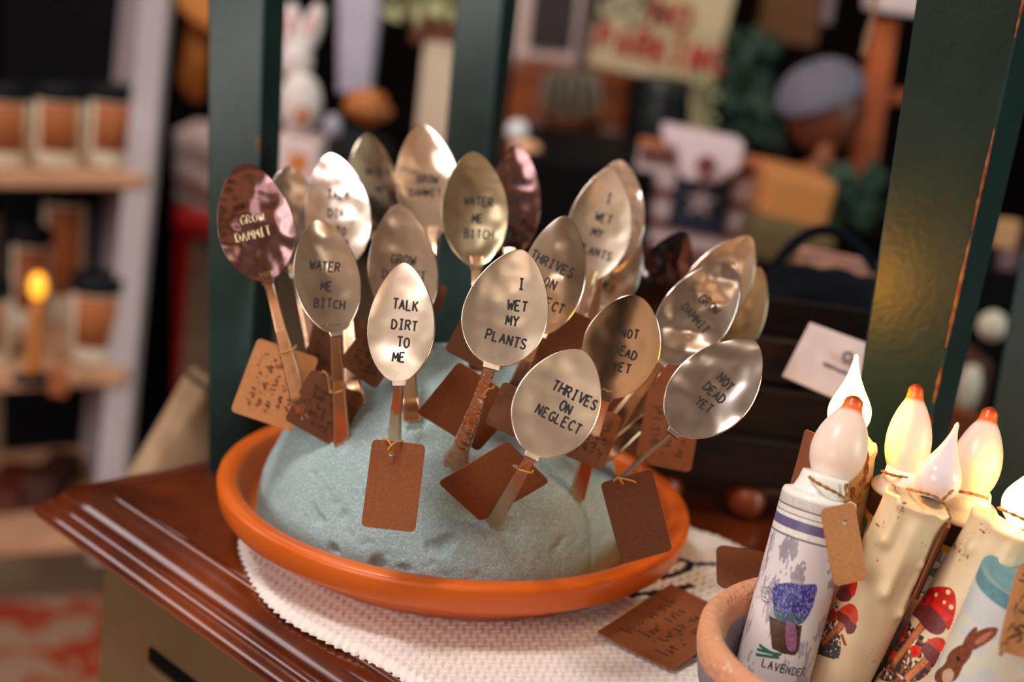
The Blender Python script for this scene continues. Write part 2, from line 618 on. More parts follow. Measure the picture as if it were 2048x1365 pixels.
# ------------------------------------------------------------------ saucer
prof = [(.0, .0), (.086, .0), (.0895, .0015), (.092, .004), (.1055, .0125), (.1085, .0133), (.1100, .0142), (.1105, .0155), (.1120, .0162), (.1150, .0175),
        (.1165, .0195), (.1176, .0245), (.1180, .0285), (.1175, .0305), (.1160, .0314), (.1125, .0315), (.1096, .0309), (.1082, .0296),
        (.1070, .0270), (.1045, .0170), (.0985, .0085), (.086, .0055), (.0, .0055)]
SZ = .0042
tag(MB().lathe([(r_, z_ + SZ) for r_, z_ in prof], n=160).build('saucer', M['terracotta'], auto=60),
    'wide orange terracotta saucer holding the foam dome of spoons', 'saucer')

# ------------------------------------------------------------------ foam dome
FC = PZ(880, 1048, .012)
FC[2] = .0115
FR = .0925
nth, nph = 150, 420
P = np.zeros((nth, nph, 3))
cuts = [(unit(PD(1212, 1040, .66) - FC), None)]
for i in range(nth):
    a = (np.pi / 2 + .03) * (i + .02) / (nth - 1)
    for j in range(nph):
        ph = 2 * np.pi * j / nph
        d = np.array([math.sin(a) * math.cos(ph), math.sin(a) * math.sin(ph), math.cos(a)])
        r_ = FR
        r_ += .0010 * nz3(*(d * 4)) + .0002 * nz3(*(d * 22)) + .00035 * nz3(*(d * 160))
        g = nz3(*(d * 9 + 40))
        if g > .42:                          # dents
            r_ -= (g - .42) * .010
        # seam groove on the right
        s_ = abs(d @ unit(np.array([-.62, -.68, .0])) - -.0 + .0)
        P[i, j] = d * r_
# vertical seam: plane through the axis direction seen at the right
sd = unit(PD(1215, 1060, .66) - FC)
sd[2] = 0
sd = unit(sd)
sn = np.array([-sd[1], sd[0], 0])
D = P / np.linalg.norm(P, axis=2, keepdims=True)
dist = np.abs(P @ sn)
side = (P @ sd) > 0
groove = np.exp(-(dist / .0012) ** 2) * side * (D[..., 2] < .8)
P *= (1 - .035 * groove)[..., None]
# pressed tracks
for px_, ln in [((640, 990), 1.), ((715, 1000), .8), ((760, 1095), 1.2), ((700, 1060), .5), ((880, 1130), 1.3)]:
    c_ = unit(PD(px_[0], px_[1], .64) - FC)
    dd = D - c_
    t1 = unit(np.cross(c_, (0, 0, 1)))
    t2 = np.cross(c_, t1)
    uu, vv = dd @ t1, dd @ t2
    P *= (1 - .012 * np.exp(-(uu / (.07 * ln)) ** 2 - ((vv + uu * .3 + .02 * np.sin(uu * 60)) / .009) ** 2))[..., None]
P += FC
b = MB().grid(P, closed_v=True)
b.v = [(x, y, max(z, SZ + .0058)) for x, y, z in b.v]
tag(b.build('foam_dome', M['foam']), 'grey-green styrofoam half ball sitting in the terracotta saucer', 'foam')


def on_dome(px, py, r_=None):
    r_ = r_ or FR
    v = unit(ray(px, py))
    oc = CAM - FC
    B_ = oc @ v
    disc = B_ * B_ - (oc @ oc - r_ * r_)
    if disc < 0:
        return CAM + v * (-B_)
    return CAM + v * (-B_ - math.sqrt(disc))


# ------------------------------------------------------------------ spoons
def bowl_half(t, W, egg=.85, pw=.66, hw=.0026):
    b_ = W / 2 * max(math.sin(math.pi * min(max(t, 1e-4), .9999) ** egg), 0) ** pw
    n_ = hw * (.92 + .30 * math.exp(-((t - .03) / .04) ** 2)) * min(max((.55 - t) / .4, 0), 1)
    return (b_ ** 2.4 + n_ ** 2.4) ** (1 / 2.4)


SG = 'stamped silver garden-marker spoons'


def spoon(label, tip, neck, wpx, base, depth, lean=.010, yaw=0., mt='silver', lines=(), lh=19, egg=.85, pw=.62, nd=.0, ornate=False,
          curve=.0016, dent=.0004, bulge=0, inkm='ink', cat='spoon', lstroke=.00042, hw=.0026):
    tp, nk = PD(tip[0], tip[1], depth + lean / 2), PD(neck[0], neck[1], depth - lean / 2)
    if len(base) == 2:
        bs_ = on_dome(*base)
    else:
        bs_ = PD(*base)
    ey = tp - nk
    L = np.linalg.norm(ey)
    ey = ey / L
    view = unit(CAM - (tp + nk) / 2)
    ez = unit(view - ey * (view @ ey))
    ex = np.cross(ey, ez)
    cy, sy = math.cos(math.radians(yaw)), math.sin(math.radians(yaw))
    ez, ex = ez * cy + ex * sy, ex * cy - ez * sy
    W = wpx * depth / F / max(cy, .5)
    root = thing('spoon', label, cat, bs_, SG)
    sd_ = random.uniform(0, 100)

    def zs(x, y):
        t = y / L
        hw_ = bowl_half(t, W, egg, pw, hw)
        q = min(abs(x) / max(hw_, 1e-4), 1)
        z = -curve * (1 - q * q) * math.sin(math.pi * min(max(t, 0), 1)) * (1 if not bulge else -1)
        f_ = (1 - q ** 4) * math.sin(math.pi * min(max(t, 0), 1)) ** .5
        z += dent * 1.2 * nz3(x * 70 + sd_, y * 70, 0) * f_ + dent * .35 * nz3(x * 170 + sd_, y * 170, 5) * f_
        return z

    def P3(x, y, z):
        return nk + ex * x + ey * y + ez * z
    nt_, nu_ = 60, 36
    T = np.concatenate([[-.04, -.03, -.02, -.01], (1 - np.cos(np.linspace(0, np.pi, nt_))) / 2])
    U = np.sin(np.linspace(-np.pi / 2, np.pi / 2, nu_))
    rings = []
    front, back = [], []
    for t in T:
        h = bowl_half(t, W, egg, pw, hw)
        front.append([P3(u_ * h, t * L, zs(u_ * h, t * L)) for u_ in U])
        back.append([P3(u_ * h, t * L, zs(u_ * h, t * L) - .0013) for u_ in U[::-1]])
    ring = []
    for i, t in enumerate(T):                # closed cross sections with a rounded rim
        h = bowl_half(t, W, egg, pw, hw)
        y = t * L
        l_, r_ = zs(-h, y), zs(h, y)
        row = front[i] + [P3(h + .0004, y, r_ - .0003), P3(h + .00045, y, r_ - .0009)] + back[i] + [P3(-h - .00045, y, l_ - .0009), P3(-h - .0004, y, l_ - .0003)]
        ring.append(row)
    b = MB().grid(np.array(ring), closed_v=True, flip=True)
    b.build('bowl', M[mt], root)
    # handle
    hd = bs_ - nk
    HL = np.linalg.norm(hd)
    hd = hd / HL
    end = bs_ + unit(hd * .6 + unit(FC - bs_) * .4) * .010
    P = []
    n_ = 70 if not ornate else 150
    pts = []
    for i in range(n_):
        t = i / (n_ - 1)
        c_ = nk + ey * (.004 * (1 - t)) + (bs_ - nk) * t + ez * (-.0016 * math.sin(math.pi * min(t * 2.2, 1)) - .0006)
        pts.append(c_)
    pts[-1] = end
    hz = unit(ez - hd * (ez @ hd))
    hx = np.cross(hz, hd)
    NA = 20
    for i, c_ in enumerate(pts):
        t = i / (n_ - 1)
        wv = hw * (1.38 - .53 * min(t * 7, 1) ** .7 + .80 * max(0, t - .1) ** 1.2)
        th_ = .0012 + .0002 * t
        row = []
        for k in range(NA):
            a = 2 * math.pi * k / NA
            ca, sa = math.cos(a), math.sin(a)
            x = wv * math.copysign(abs(ca) ** .7, ca)
            z = th_ * math.copysign(abs(sa) ** .7, sa)
            if sa > 0:
                z += .00035 * math.cos(ca * 9)
            if ornate:
                z += .0007 * nz3(x * 700, t * HL * 420, 3) * (1 if sa > 0 else 0)
                x *= 1 + .22 * math.sin(t * HL * 520) * math.exp(-((t - .06) / .07) ** 2) + .35 * math.exp(-((t - .93) / .06) ** 2)
            row.append(c_ + hx * x + hz * z)
        P.append(row)
    b = MB().grid(np.array(P), closed_v=True, flip=True)
    o0 = len(b.v) - NA
    b.f.append(tuple(range(o0, o0 + NA)))
    b.m.append(0)
    b.build('handle', M['silver_handle'], root)
    # stamped lettering
    if lines:
        b = MB()
        org = (tp + nk) / 2

        def loc(px, py):
            v = ray(px, py)
            s_ = ((nk - CAM) @ ez) / (v @ ez)
            p = CAM + v * s_ - nk
            return np.array([p @ ex, p @ ey])
        for txt, (cx, cy_), rot in lines:
            c_ = loc(cx, cy_)
            rr = math.radians(rot)
            xd = loc(cx + math.cos(rr) * 10, cy_ + math.sin(rr) * 10) - c_
            xd = xd / 10
            yd = loc(cx + math.sin(rr) * 10, cy_ - math.cos(rr) * 10) - c_
            yd = yd / 10
            for st in text_strokes(txt):
                q = densify([tuple(c_ + xd * a * lh * .78 + yd * b_ * lh) for a, b_ in st], .0004)
                b.tube([P3(x, y, zs(x, y) + .00003) for x, y in q], lstroke, n=6, flat=ez)
        b.build('stamped_lettering', M[inkm], root)
    root['_n'] = 0
    del root['_n']
    return dict(nk=nk, bs=bs_, ex=ex, ey=ey, ez=ez)


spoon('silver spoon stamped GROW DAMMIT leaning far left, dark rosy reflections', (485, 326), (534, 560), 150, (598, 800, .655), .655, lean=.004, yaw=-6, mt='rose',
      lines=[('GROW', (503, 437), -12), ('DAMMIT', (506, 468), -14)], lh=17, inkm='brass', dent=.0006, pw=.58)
spoon('small dull silver spoon half hidden behind the far left TALK DIRT spoon', (577, 332), (592, 545), 122, (655, 850, .70), .745, yaw=8, mt='silver',
      lines=[('ME', (588, 462), 0)], lh=14, inkm='inkbrown')
spoon('bright silver spoon stamped TALK DIRT TO in the left back row', (658, 307), (690, 530), 128, (705, 770, .66), .70, yaw=-13, mt='silver',
      lines=[('TALK', (676, 389), 4), ('DIRT', (678, 426), 2), ('TO', (681, 461), 3), ('ME', (686, 494), 3)], lh=17, pw=.58)
spoon('brown-tinted silver spoon stamped WATER ME BITCH at the front left', (635, 440), (672, 663), 128, (684, 888), .632, lean=.014, yaw=4, mt='silver_smooth',
      lines=[('WATER', (650, 531), 7), ('ME', (653, 570), 5), ('BITCH', (659, 606), 5)], lh=18, pw=.56, egg=.9)
spoon('narrow dark greenish spoon in the back row, left of the tallest spoon', (735, 267), (758, 480), 104, (780, 700, .71), .78, yaw=18, mt='silver_smooth',
      lines=[('WATER', (757, 343), 6), ('ME', (762, 378), 5), ('BITCH', (765, 400), 5)], lh=14)
spoon('tallest silver spoon stamped GROW DAMMIT in the middle of the back row', (840, 247), (868, 470), 126, (850, 700, .70), .735, yaw=-5, mt='silver_smooth',
      lines=[('GROW', (854, 357), 2), ('DAMMIT', (850, 385), 0)], lh=15)
spoon('brownish spoon stamped GROW DAMMIT behind the front TALK DIRT spoon', (795, 409), (815, 655), 136, (820, 800, .645), .665, lean=.018, mt='silver_smooth',
      lines=[('GROW', (806, 518), 4), ('DAMMITT', (808, 549), 4)], lh=18)
spoon('front silver spoon stamped TALK DIRT TO ME above an upright blank tag', (807, 526), (797, 762), 131, (787, 905), .600, lean=.016, yaw=-13, mt='silver_soft',
      lines=[('TALK', (810, 608), 7), ('DIRT', (808, 649), 6), ('TO', (805, 684), 4), ('ME', (797, 713), 4)], lh=19, pw=.6)
spoon('olive-tinted spoon stamped WATER ME BITCH standing centre in the middle row', (946, 304), (953, 530), 131, (955, 700, .66), .685, lean=.018, mt='brass',
      lines=[('WATER', (957, 401), 5), ('ME', (955, 435), 3), ('BITCH', (958, 467), 3)], lh=17, pw=.58, egg=.9)
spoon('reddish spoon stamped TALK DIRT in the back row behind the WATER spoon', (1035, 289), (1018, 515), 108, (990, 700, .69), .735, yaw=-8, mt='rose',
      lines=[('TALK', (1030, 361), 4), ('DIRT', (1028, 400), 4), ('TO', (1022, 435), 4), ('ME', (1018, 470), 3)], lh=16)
spoon('golden-lit spoon stamped THRIVES behind the front PLANTS spoon', (1132, 432), (1082, 665), 128, (1020, 800, .64), .635, lean=.012, mt='silver_smooth',
      lines=[('THRIVES', (1104, 530), 26), ('ON', (1100, 570), 24), ('NEGLECT', (1085, 603), 24)], lh=19, bulge=1)
f12 = spoon('large front silver spoon stamped I WET MY PLANTS with an ornate handle', (1045, 500), (984, 728), 167, (908, 935), .585, lean=.016, mt='silver_soft',
            lines=[('I', (1044, 566), 5), ('WET', (1036, 610), 8), ('MY', (1025, 640), 10), ('PLANTS', (1013, 678), 15)], lh=20, ornate=True, pw=.58, egg=.8, hw=.0030)
spoon('tan spoon stamped I WET MY PLANTS at the right of the back row', (1222, 337), (1178, 557), 126, (1130, 760, .67), .70, lean=.014, mt='silver_soft',
      lines=[('I', (1219, 396), 12), ('WET', (1208, 435), 18), ('MY', (1195, 464), 20), ('PLANTS', (1190, 502), 20)], lh=17)
spoon('pale plain spoon edge showing just behind the tan PLANTS spoon', (1242, 320), (1205, 545), 132, (1150, 760, .70), .73, mt='silver')
spoon('grey spoon peeking low behind the tan PLANTS spoon', (1262, 430), (1190, 645), 112, (1140, 800, .68), .725, mt='silver',
      lines=[('WET', (1215, 572), 25)], lh=15)
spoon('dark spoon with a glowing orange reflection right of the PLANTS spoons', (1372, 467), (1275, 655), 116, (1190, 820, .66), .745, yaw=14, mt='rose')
spoon('silver spoon stamped GROW DAMMIT leaning right below the flag box', (1470, 525), (1325, 720), 138, (1210, 880, .655), .645, lean=.012, mt='silver',
      lines=[('GROW', (1420, 608), 42), ('DAMMIT', (1392, 636), 50)], lh=17, dent=.0007)
spoon('silver spoon with a bright right rim behind the leaning GROW spoon', (1500, 473), (1372, 670), 124, (1215, 860, .68), .70, mt='silver_smooth')
spoon('brown-tinted spoon farthest right behind the leaning GROW spoon', (1520, 535), (1415, 735), 118, (1225, 900, .68), .72, mt='brass')
spoon('dark silver spoon stamped NOT DEAD YET in the middle right', (1275, 592), (1212, 795), 152, (1152, 998), .615, lean=-.004, yaw=3, mt='silver_smooth',
      lines=[('NOT', (1260, 668), 12), ('DEAD', (1251, 705), 20), ('YET', (1244, 736), 14)], lh=18, egg=.95, pw=.55, curve=.0010, dent=.00015)
spoon('front tan spoon stamped THRIVES ON NEGLECT, lowest of all the spoons', (1166, 702), (1066, 908), 168, (985, 1050), .565, lean=.017, mt='silver_soft',
      lines=[('THRIVES', (1151, 790), 27), ('ON', (1133, 815), 25), ('NEGLECT', (1118, 838), 28)], lh=20, pw=.55, egg=.88, curve=.0006, dent=.00012)
spoon('silver spoon stamped NOT DEAD YET leaning far right above a brown tag', (1512, 684), (1350, 862), 158, (1236, 962), .600, lean=.014, yaw=-11, mt='silver',
      lines=[('NOT', (1452, 762), 44), ('DEAD', (1430, 784), 42), ('YET', (1409, 808), 40)], lh=18, pw=.6)


# ------------------------------------------------------------------ kraft tags
TG = 'kraft paper price tags'


def ptag(label, corners, depths, mt='kraft', hole=None, writing=0, knot=None, name='price_tag', thick=.0006, inkm='inkbrown', rpx=.0022, tie=None, lines=None, group=TG):
    """corners: four pixels clockwise from the top left; depths: one per corner"""
    q = [PD(x, y, d) if d > .1 else PZ(x, y, d) for (x, y), d in zip(corners, depths)]
    c_ = sum(q) / 4
    ex = unit((q[1] - q[0]) + (q[2] - q[3]))
    ey_ = (q[0] - q[3]) + (q[1] - q[2])
    ez = unit(np.cross(ex, ey_))
    ey = np.cross(ez, ex)
    W = (np.linalg.norm(q[1] - q[0]) + np.linalg.norm(q[2] - q[3])) / 2
    H = (np.linalg.norm(q[0] - q[3]) + np.linalg.norm(q[1] - q[2])) / 2
    root = thing(name, label, 'tag', c_, group)
    r_ = min(rpx, W * .2, H * .2)
    poly = []
    for sx, sy, a0 in ((1, 1, 0), (-1, 1, 90), (-1, -1, 180), (1, -1, 270)):
        for k in range(6):
            a = math.radians(a0 + k * 18)
            poly.append((sx * (W / 2 - r_) + r_ * math.cos(a), sy * (H / 2 - r_) + r_ * math.sin(a)))
    P = []
    cb = random.uniform(-.0006, .0006)

    def zc(x, y):
        return cb * ((y / (H / 2)) ** 2) + .0003 * nz3(x * 60, y * 60, c_[0] * 99)
    hx = hy = None
    if hole:
        v = ray(*hole)
        s_ = ((c_ - CAM) @ ez) / (v @ ez)
        p = CAM + v * s_ - c_
        hx, hy = p @ ex, p @ ey
    ks = np.linspace(0, 1, 9)
    hr = .0011
    cx0, cy0 = (hx, hy) if hole else (0, 0)
    # radial sheet from the hole (or centre) to the outline
    dense = []
    for i in range(len(poly)):
        a, c2 = poly[i], poly[(i + 1) % len(poly)]
        n = max(1, int(math.dist(a, c2) / .003))
        dense += [(a[0] + (c2[0] - a[0]) * t / n, a[1] + (c2[1] - a[1]) * t / n) for t in range(n)]
    top, bot = [], []
    for k in ks:
        rt_, rb_ = [], []
        for x, y in dense:
            d = math.hypot(x - cx0, y - cy0) + 1e-9
            sx, sy = cx0 + (x - cx0) / d * (hr if hole else 1e-5), cy0 + (y - cy0) / d * (hr if hole else 1e-5)
            px_, py_ = sx + (x - sx) * k, sy + (y - sy) * k
            z = zc(px_, py_)
            rt_.append(c_ + ex * px_ + ey * py_ + ez * z)
            rb_.append(c_ + ex * px_ + ey * py_ + ez * (z - thick))
        top.append(rt_)
        bot.append(rb_)
    rows = top + bot[::-1]
    b = MB().grid(np.array(rows), closed_u=bool(hole), closed_v=True)
    b.build('card', M[mt], root, auto=40)
    if writing:
        b = MB()
        hor = W < H
        A, B_ = (W, H) if not hor else (H, W)
        ax_, ay_ = (ex, ey) if not hor else (ey, -ex)
        for i in range(writing):
            yy = B_ * (.36 - .72 * (i + .5) / writing)
            wd = A * random.uniform(.55, .8)
            hgt = B_ / writing * .62
            for st in scribble(wd / hgt, 1):
                b.tube([c_ + ax_ * (x * hgt) + ay_ * (yy + y * hgt) + ez * (.0004) for x, y in st], .00026, n=5, flat=ez)
        b.build('handwriting', M[inkm], root)
    if lines:
        b = MB()
        for txt, (tx, ty), rot, hh in lines:
            v = ray(tx, ty)
            p = CAM + v * (((c_ - CAM) @ ez) / (v @ ez)) - c_
            a = math.radians(rot)
            dx_, dy_ = (ex * math.cos(a) + ey * math.sin(a)), (-ex * math.sin(a) + ey * math.cos(a))
            for st in text_strokes(txt, .8):
                b.tube([c_ + p + dx_ * x * hh + dy_ * y * hh + ez * .0004 for x, y in densify(st)], .0003, n=5, flat=ez)
        b.build('handwriting', M['ink'], root)
    if tie:
        b = MB()
        pts = [PD(x, y, d) for x, y, d in tie]
        sm = []
        for i in range(len(pts) - 1):
            p0, p1, p2, p3 = pts[max(i - 1, 0)], pts[i], pts[i + 1], pts[min(i + 2, len(pts) - 1)]
            for t in np.linspace(0, 1, 8, endpoint=False):
                sm.append(.5 * ((2 * p1) + (-p0 + p2) * t + (2 * p0 - 5 * p1 + 4 * p2 - p3) * t * t + (-p0 + 3 * p1 - 3 * p2 + p3) * t ** 3))
        sm.append(pts[-1])
        b.tube(sm, .00045, n=6)
        b.build('thread', M['gold_twine'], root)
    return root


ptag('blank upright brown tag hanging below the front TALK DIRT TO ME spoon', [(731, 878), (839, 890), (843, 1066), (736, 1054)], (.592, .592, .585, .585), hole=(783, 908),
     tie=[(765, 878, .594), (774, 880, .590), (783, 892, .588), (785, 908, .5895), (777, 900, .587), (790, 886, .588), (806, 882, .592)])
ptag('blank tilted brown tag behind the ornate handle of the PLANTS spoon', [(922, 726), (1026, 800), (972, 912), (828, 826)], (.614, .620, .6375, .630),
     tie=[(968, 790, .588), (976, 779, .586), (985, 777, .586), (988, 772, .588)])
ptag('blank tilted brown tag across the handle of the lowest THRIVES spoon', [(1018, 884), (1094, 963), (966, 1046), (872, 966)], (.604, .615, .633, .620), hole=(1030, 934),
     tie=[(1030, 934, .610), (1036, 938, .590), (1042, 941, .574), (1052, 944, .573), (1062, 946, .575), (1066, 942, .585)])
ptag('written brown tag farthest left, behind the leftmost spoon handle', [(508, 676), (632, 712), (590, 868), (468, 822)], (.668, .668, .66, .66), mt='kraft_light', writing=5,
     tie=[(555, 708, .658), (566, 706, .649), (588, 697, .649), (592, 692, .66)])
ptag('written dark brown tag at the foot of the front left WATER spoon', [(628, 733), (727, 806), (676, 893), (564, 846)], (.651, .653, .656, .658), mt='kraft_dark', hole=(661, 784), writing=5,
     tie=[(645, 742, .650), (655, 752, .649), (661, 784, .651), (667, 786, .642), (674, 785, .636), (684, 782, .637), (690, 779, .642)])
ptag('dark written tag behind the front left WATER spoon', [(640, 622), (735, 640), (700, 760), (598, 732)], (.69, .69, .685, .685), mt='kraft_dark', writing=4)
ptag('dark written tag between the front left WATER and TALK spoons', [(735, 600), (810, 655), (775, 790), (700, 738)], (.66, .66, .655, .655), mt='kraft_dark', writing=4)
ptag('brown tag just above the foam, right of the front TALK spoon', [(858, 560), (895, 575), (880, 625), (845, 612)], (.69, .69, .69, .69), mt='kraft_dark')
ptag('dark brown tag standing behind the PLANTS spoon neck', [(905, 620), (1010, 660), (995, 760), (915, 700)], (.63, .63, .63, .63), mt='kraft_dark')
ptag('dark brown tag behind the PLANTS spoon, right of its handle', [(1100, 600), (1175, 640), (1135, 790), (1040, 760)], (.645, .645, .64, .64), mt='kraft_dark')
ptag('brown tag behind the lowest THRIVES spoon on the left', [(1000, 760), (1068, 790), (1040, 880), (975, 850)], (.612, .612, .606, .606), mt='kraft_dark')
ptag('blank brown tag hanging at the right inside rim of the saucer', [(1192, 966), (1296, 944), (1352, 1095), (1252, 1130)], (.607, .607, .620, .620), mt='kraft_dark',
     tie=[(1228, 962, .603), (1238, 956, .598), (1246, 968, .60), (1240, 958, .600), (1262, 962, .604), (1272, 966, .606)])
ptag('written reddish tag between the lowest THRIVES spoon and the foam', [(1180, 805), (1252, 840), (1200, 935), (1112, 905)], (.64, .64, .63, .63), mt='kraft_dark', writing=4)
ptag('large dark written tag behind the far right NOT DEAD YET handle', [(1290, 770), (1396, 790), (1394, 948), (1278, 925)], (.672, .672, .668, .668), mt='kraft_dark', writing=3)
ptag('dark tag standing upright under the right GROW DAMMIT spoon', [(1288, 712), (1352, 722), (1346, 838), (1276, 826)], (.69, .69, .685, .685), mt='kraft_dark')
ptag('kraft tag with four handwritten lines lying on the mat before the pot', [(1238, 1252), (1384, 1158), (1446, 1252), (1302, 1358)],
     (.0075, .016, .010, .0062), writing=4, rpx=.001, mt='kraft')
ptag('dark curled tag tucked behind the candle pot rim', [(1450, 1094), (1548, 1110), (1530, 1190), (1416, 1170)], (.64, .64, .62, .62), mt='kraft_dark', rpx=.004)
b = MB()
b.box(PD(905, 905, .62) - np.array([0, 0, .0]), (.0028, 0, 0), (0, .0012, 0), (0, 0, .006))

# ------------------------------------------------------------------ posts
mt, nt, bs = newmat('worn_green_paint')
tc = N(nt, 'ShaderNodeTexCoord')
nz = N(nt, 'ShaderNodeTexNoise', i_Scale=30, i_Detail=6)
nt.links.new(tc.outputs['Object'], nz.inputs['Vector'])
cr = N(nt, 'ShaderNodeValToRGB')
cr.color_ramp.elements[0].position, cr.color_ramp.elements[0].color = .3, lin((20, 43, 40))
cr.color_ramp.elements[1].position, cr.color_ramp.elements[1].color = .7, lin((29, 56, 52))
nt.links.new(nz.outputs[0], cr.inputs[0])
nt.links.new(cr.outputs[0], bs.inputs['Base Color'])
bs.inputs['Roughness'].default_value = .40
bs.inputs['Specular IOR Level'].default_value = .5
add_bump(nt, bs, 260, .25, .001)
M['green'] = mt
M['barewood'] = mat('bare_chipped_wood', (128, 50, 16), .8, c2=(150, 104, 66), nscale=260)
PG = 'green painted wooden posts of the display stand'


def post(label, L, A, B_, Lb, Ab, Bb, dl, da, db, chips=True, zb=0.0, dt=None):
    """L, A, B: pixels of the left edge, the arris and the right edge at the top; Lb.. at the foot"""
    Lt, At, Bt = PD(L[0], L[1], dl), PD(A[0], A[1], da), PD(B_[0], B_[1], db)
    l0, a0 = PZ(Lb[0], Lb[1], zb), PZ(Ab[0], Ab[1], zb)
    b0 = PZ(Bb[0], Bb[1], zb)
    root = thing('post', label, 'post', (l0 + a0 + b0) / 3, PG)
    n = 60
    rows = []
    for i in range(n + 1):
        t = i / n
        l_, a_, b_ = l0 + (Lt - l0) * t, a0 + (At - a0) * t, b0 + (Bt - b0) * t
        c_ = l_ + b_ - a_
        cc = (l_ + a_ + b_ + c_) / 4
        row = []
        for k, (p, q_) in enumerate(((l_, a_), (a_, b_), (b_, c_), (c_, l_))):
            s_ = .0012
            d = unit(q_ - p)
            row += [p + d * s_, p + (q_ - p) * .5, q_ - d * s_]
        rows.append(row)
    b = MB().grid(np.array(rows), closed_v=True, flip=True)
    k = len(rows[0])
    b.f.append(tuple(range(k)))
    b.m.append(0)
    b.f.append(tuple(range(n * k, n * k + k))[::-1])
    b.m.append(0)
    b.build('painted_post', M['green'], root, auto=30)
    if chips:
        a_dir = unit(At - a0)
        for t0, t1, w_ in chips:
            m_ = max(6, int((t1 - t0) * 120))
            pts, rs = [], []
            for i in range(m_ + 1):
                t = t0 + (t1 - t0) * i / m_
                p = a0 + (At - a0) * t
                pts.append(p - unit(((l0 + b0) / 2 - a0)) * -.0006)
                rs.append(w_ * (math.sin(math.pi * (i + .3) / (m_ + .6)) ** .4) * (1 + .9 * nz3(t * 90, w_ * 999, 1)))
            MB().tube(pts, rs, n=8).build('chipped_edge', M['barewood'], root)
    return root


post('tall green painted post at the left, behind the saucer rim', (415, -80), (531, -80), (574, -80), (415, 948), (495, 932), (541, 905), .80, .79, .82, chips=((.35, .45, .0004), (.62, .66, .0006)))
post('green painted post rising behind the middle spoons', (919, -80), (1012, -80), (1048, -80), (848, 760), (930, 752), (952, 738), .98, .97, 1.0, chips=None)
post('broad green painted post behind the lit candle, orange chipped edge', (1843, -80), (2066, -80), (2122, -80), (1655, 1185), (1778, 1215), (1822, 1190), .595, .585, .61,
     chips=((.03, .18, .0008), (.20, .34, .0016), (.36, .42, .0009), (.45, .62, .0010), (.63, .78, .0008), (.90, .99, .0008)))
post('darkest green post at the far right edge behind the candles', (2150, -80), (2270, -80), (2320, -80), (1935, 1080), (2040, 1105), (2080, 1080), .80, .79, .82, chips=None)

# ------------------------------------------------------------------ candle pot
mt, nt, bs = newmat('weathered_clay')
tc = N(nt, 'ShaderNodeTexCoord')
nz = N(nt, 'ShaderNodeTexNoise', i_Scale=45, i_Detail=8)
sp = N(nt, 'ShaderNodeSeparateXYZ')
nt.links.new(tc.outputs['Object'], nz.inputs['Vector'])
nt.links.new(tc.outputs['Object'], sp.inputs[0])
ad = N(nt, 'ShaderNodeMath', operation='MULTIPLY_ADD')
ad.inputs[1].default_value = .012
nt.links.new(nz.outputs[0], ad.inputs[0])
nt.links.new(sp.outputs['Z'], ad.inputs[2])
cr = N(nt, 'ShaderNodeValToRGB')
mr = N(nt, 'ShaderNodeMapRange', i_1=.045, i_2=.062)
nt.links.new(ad.outputs[0], mr.inputs[0])
nt.links.new(mr.outputs[0], cr.inputs[0])
cr.color_ramp.elements[0].position, cr.color_ramp.elements[0].color = .30, lin((138, 128, 134))
cr.color_ramp.elements[1].position, cr.color_ramp.elements[1].color = .42, lin((214, 150, 112))
nt.links.new(cr.outputs[0], bs.inputs['Base Color'])
bs.inputs['Roughness'].default_value = .85
add_bump(nt, bs, 300, .9, .002)
n2 = N(nt, 'ShaderNodeTexNoise', i_Scale=160, i_Detail=10, i_Roughness=.7)
nt.links.new(tc.outputs['Object'], n2.inputs['Vector'])
c2 = N(nt, 'ShaderNodeValToRGB')
c2.color_ramp.elements[0].position, c2.color_ramp.elements[0].color = .60, (0, 0, 0, 1)
c2.color_ramp.elements[1].position, c2.color_ramp.elements[1].color = .68, (1, 1, 1, 1)
nt.links.new(n2.outputs[0], c2.inputs[0])
mx = N(nt, 'ShaderNodeMixRGB')
mx.inputs[2].default_value = lin((232, 214, 198))
nt.links.new(c2.outputs[0], mx.inputs[0])
nt.links.new(cr.outputs[0], mx.inputs[1])
nt.links.new(mx.outputs[0], bs.inputs['Base Color'])
M['clay'] = mt
PC = PZ(1738, 1334, .052)
PC[2] = .0045
pot = thing('flowerpot', 'weathered clay pot with grey paint holding the flameless candles', 'pot', PC)
prof = [(.0, 0), (.050, 0), (.052, .002), (.0565, .030), (.0615, .0315), (.0630, .034), (.0655, .048), (.0652, .0535), (.0630, .0560), (.0600, .0562), (.0575, .0545),
        (.0562, .050), (.0520, .010), (.047, .006), (.0, .006)]
MB().lathe(prof, PC, n=128).build('pot_body', M['clay'], pot, auto=60)


# ------------------------------------------------------------------ candles
def lerp(a, b_, t):
    return a + (b_ - a) * t


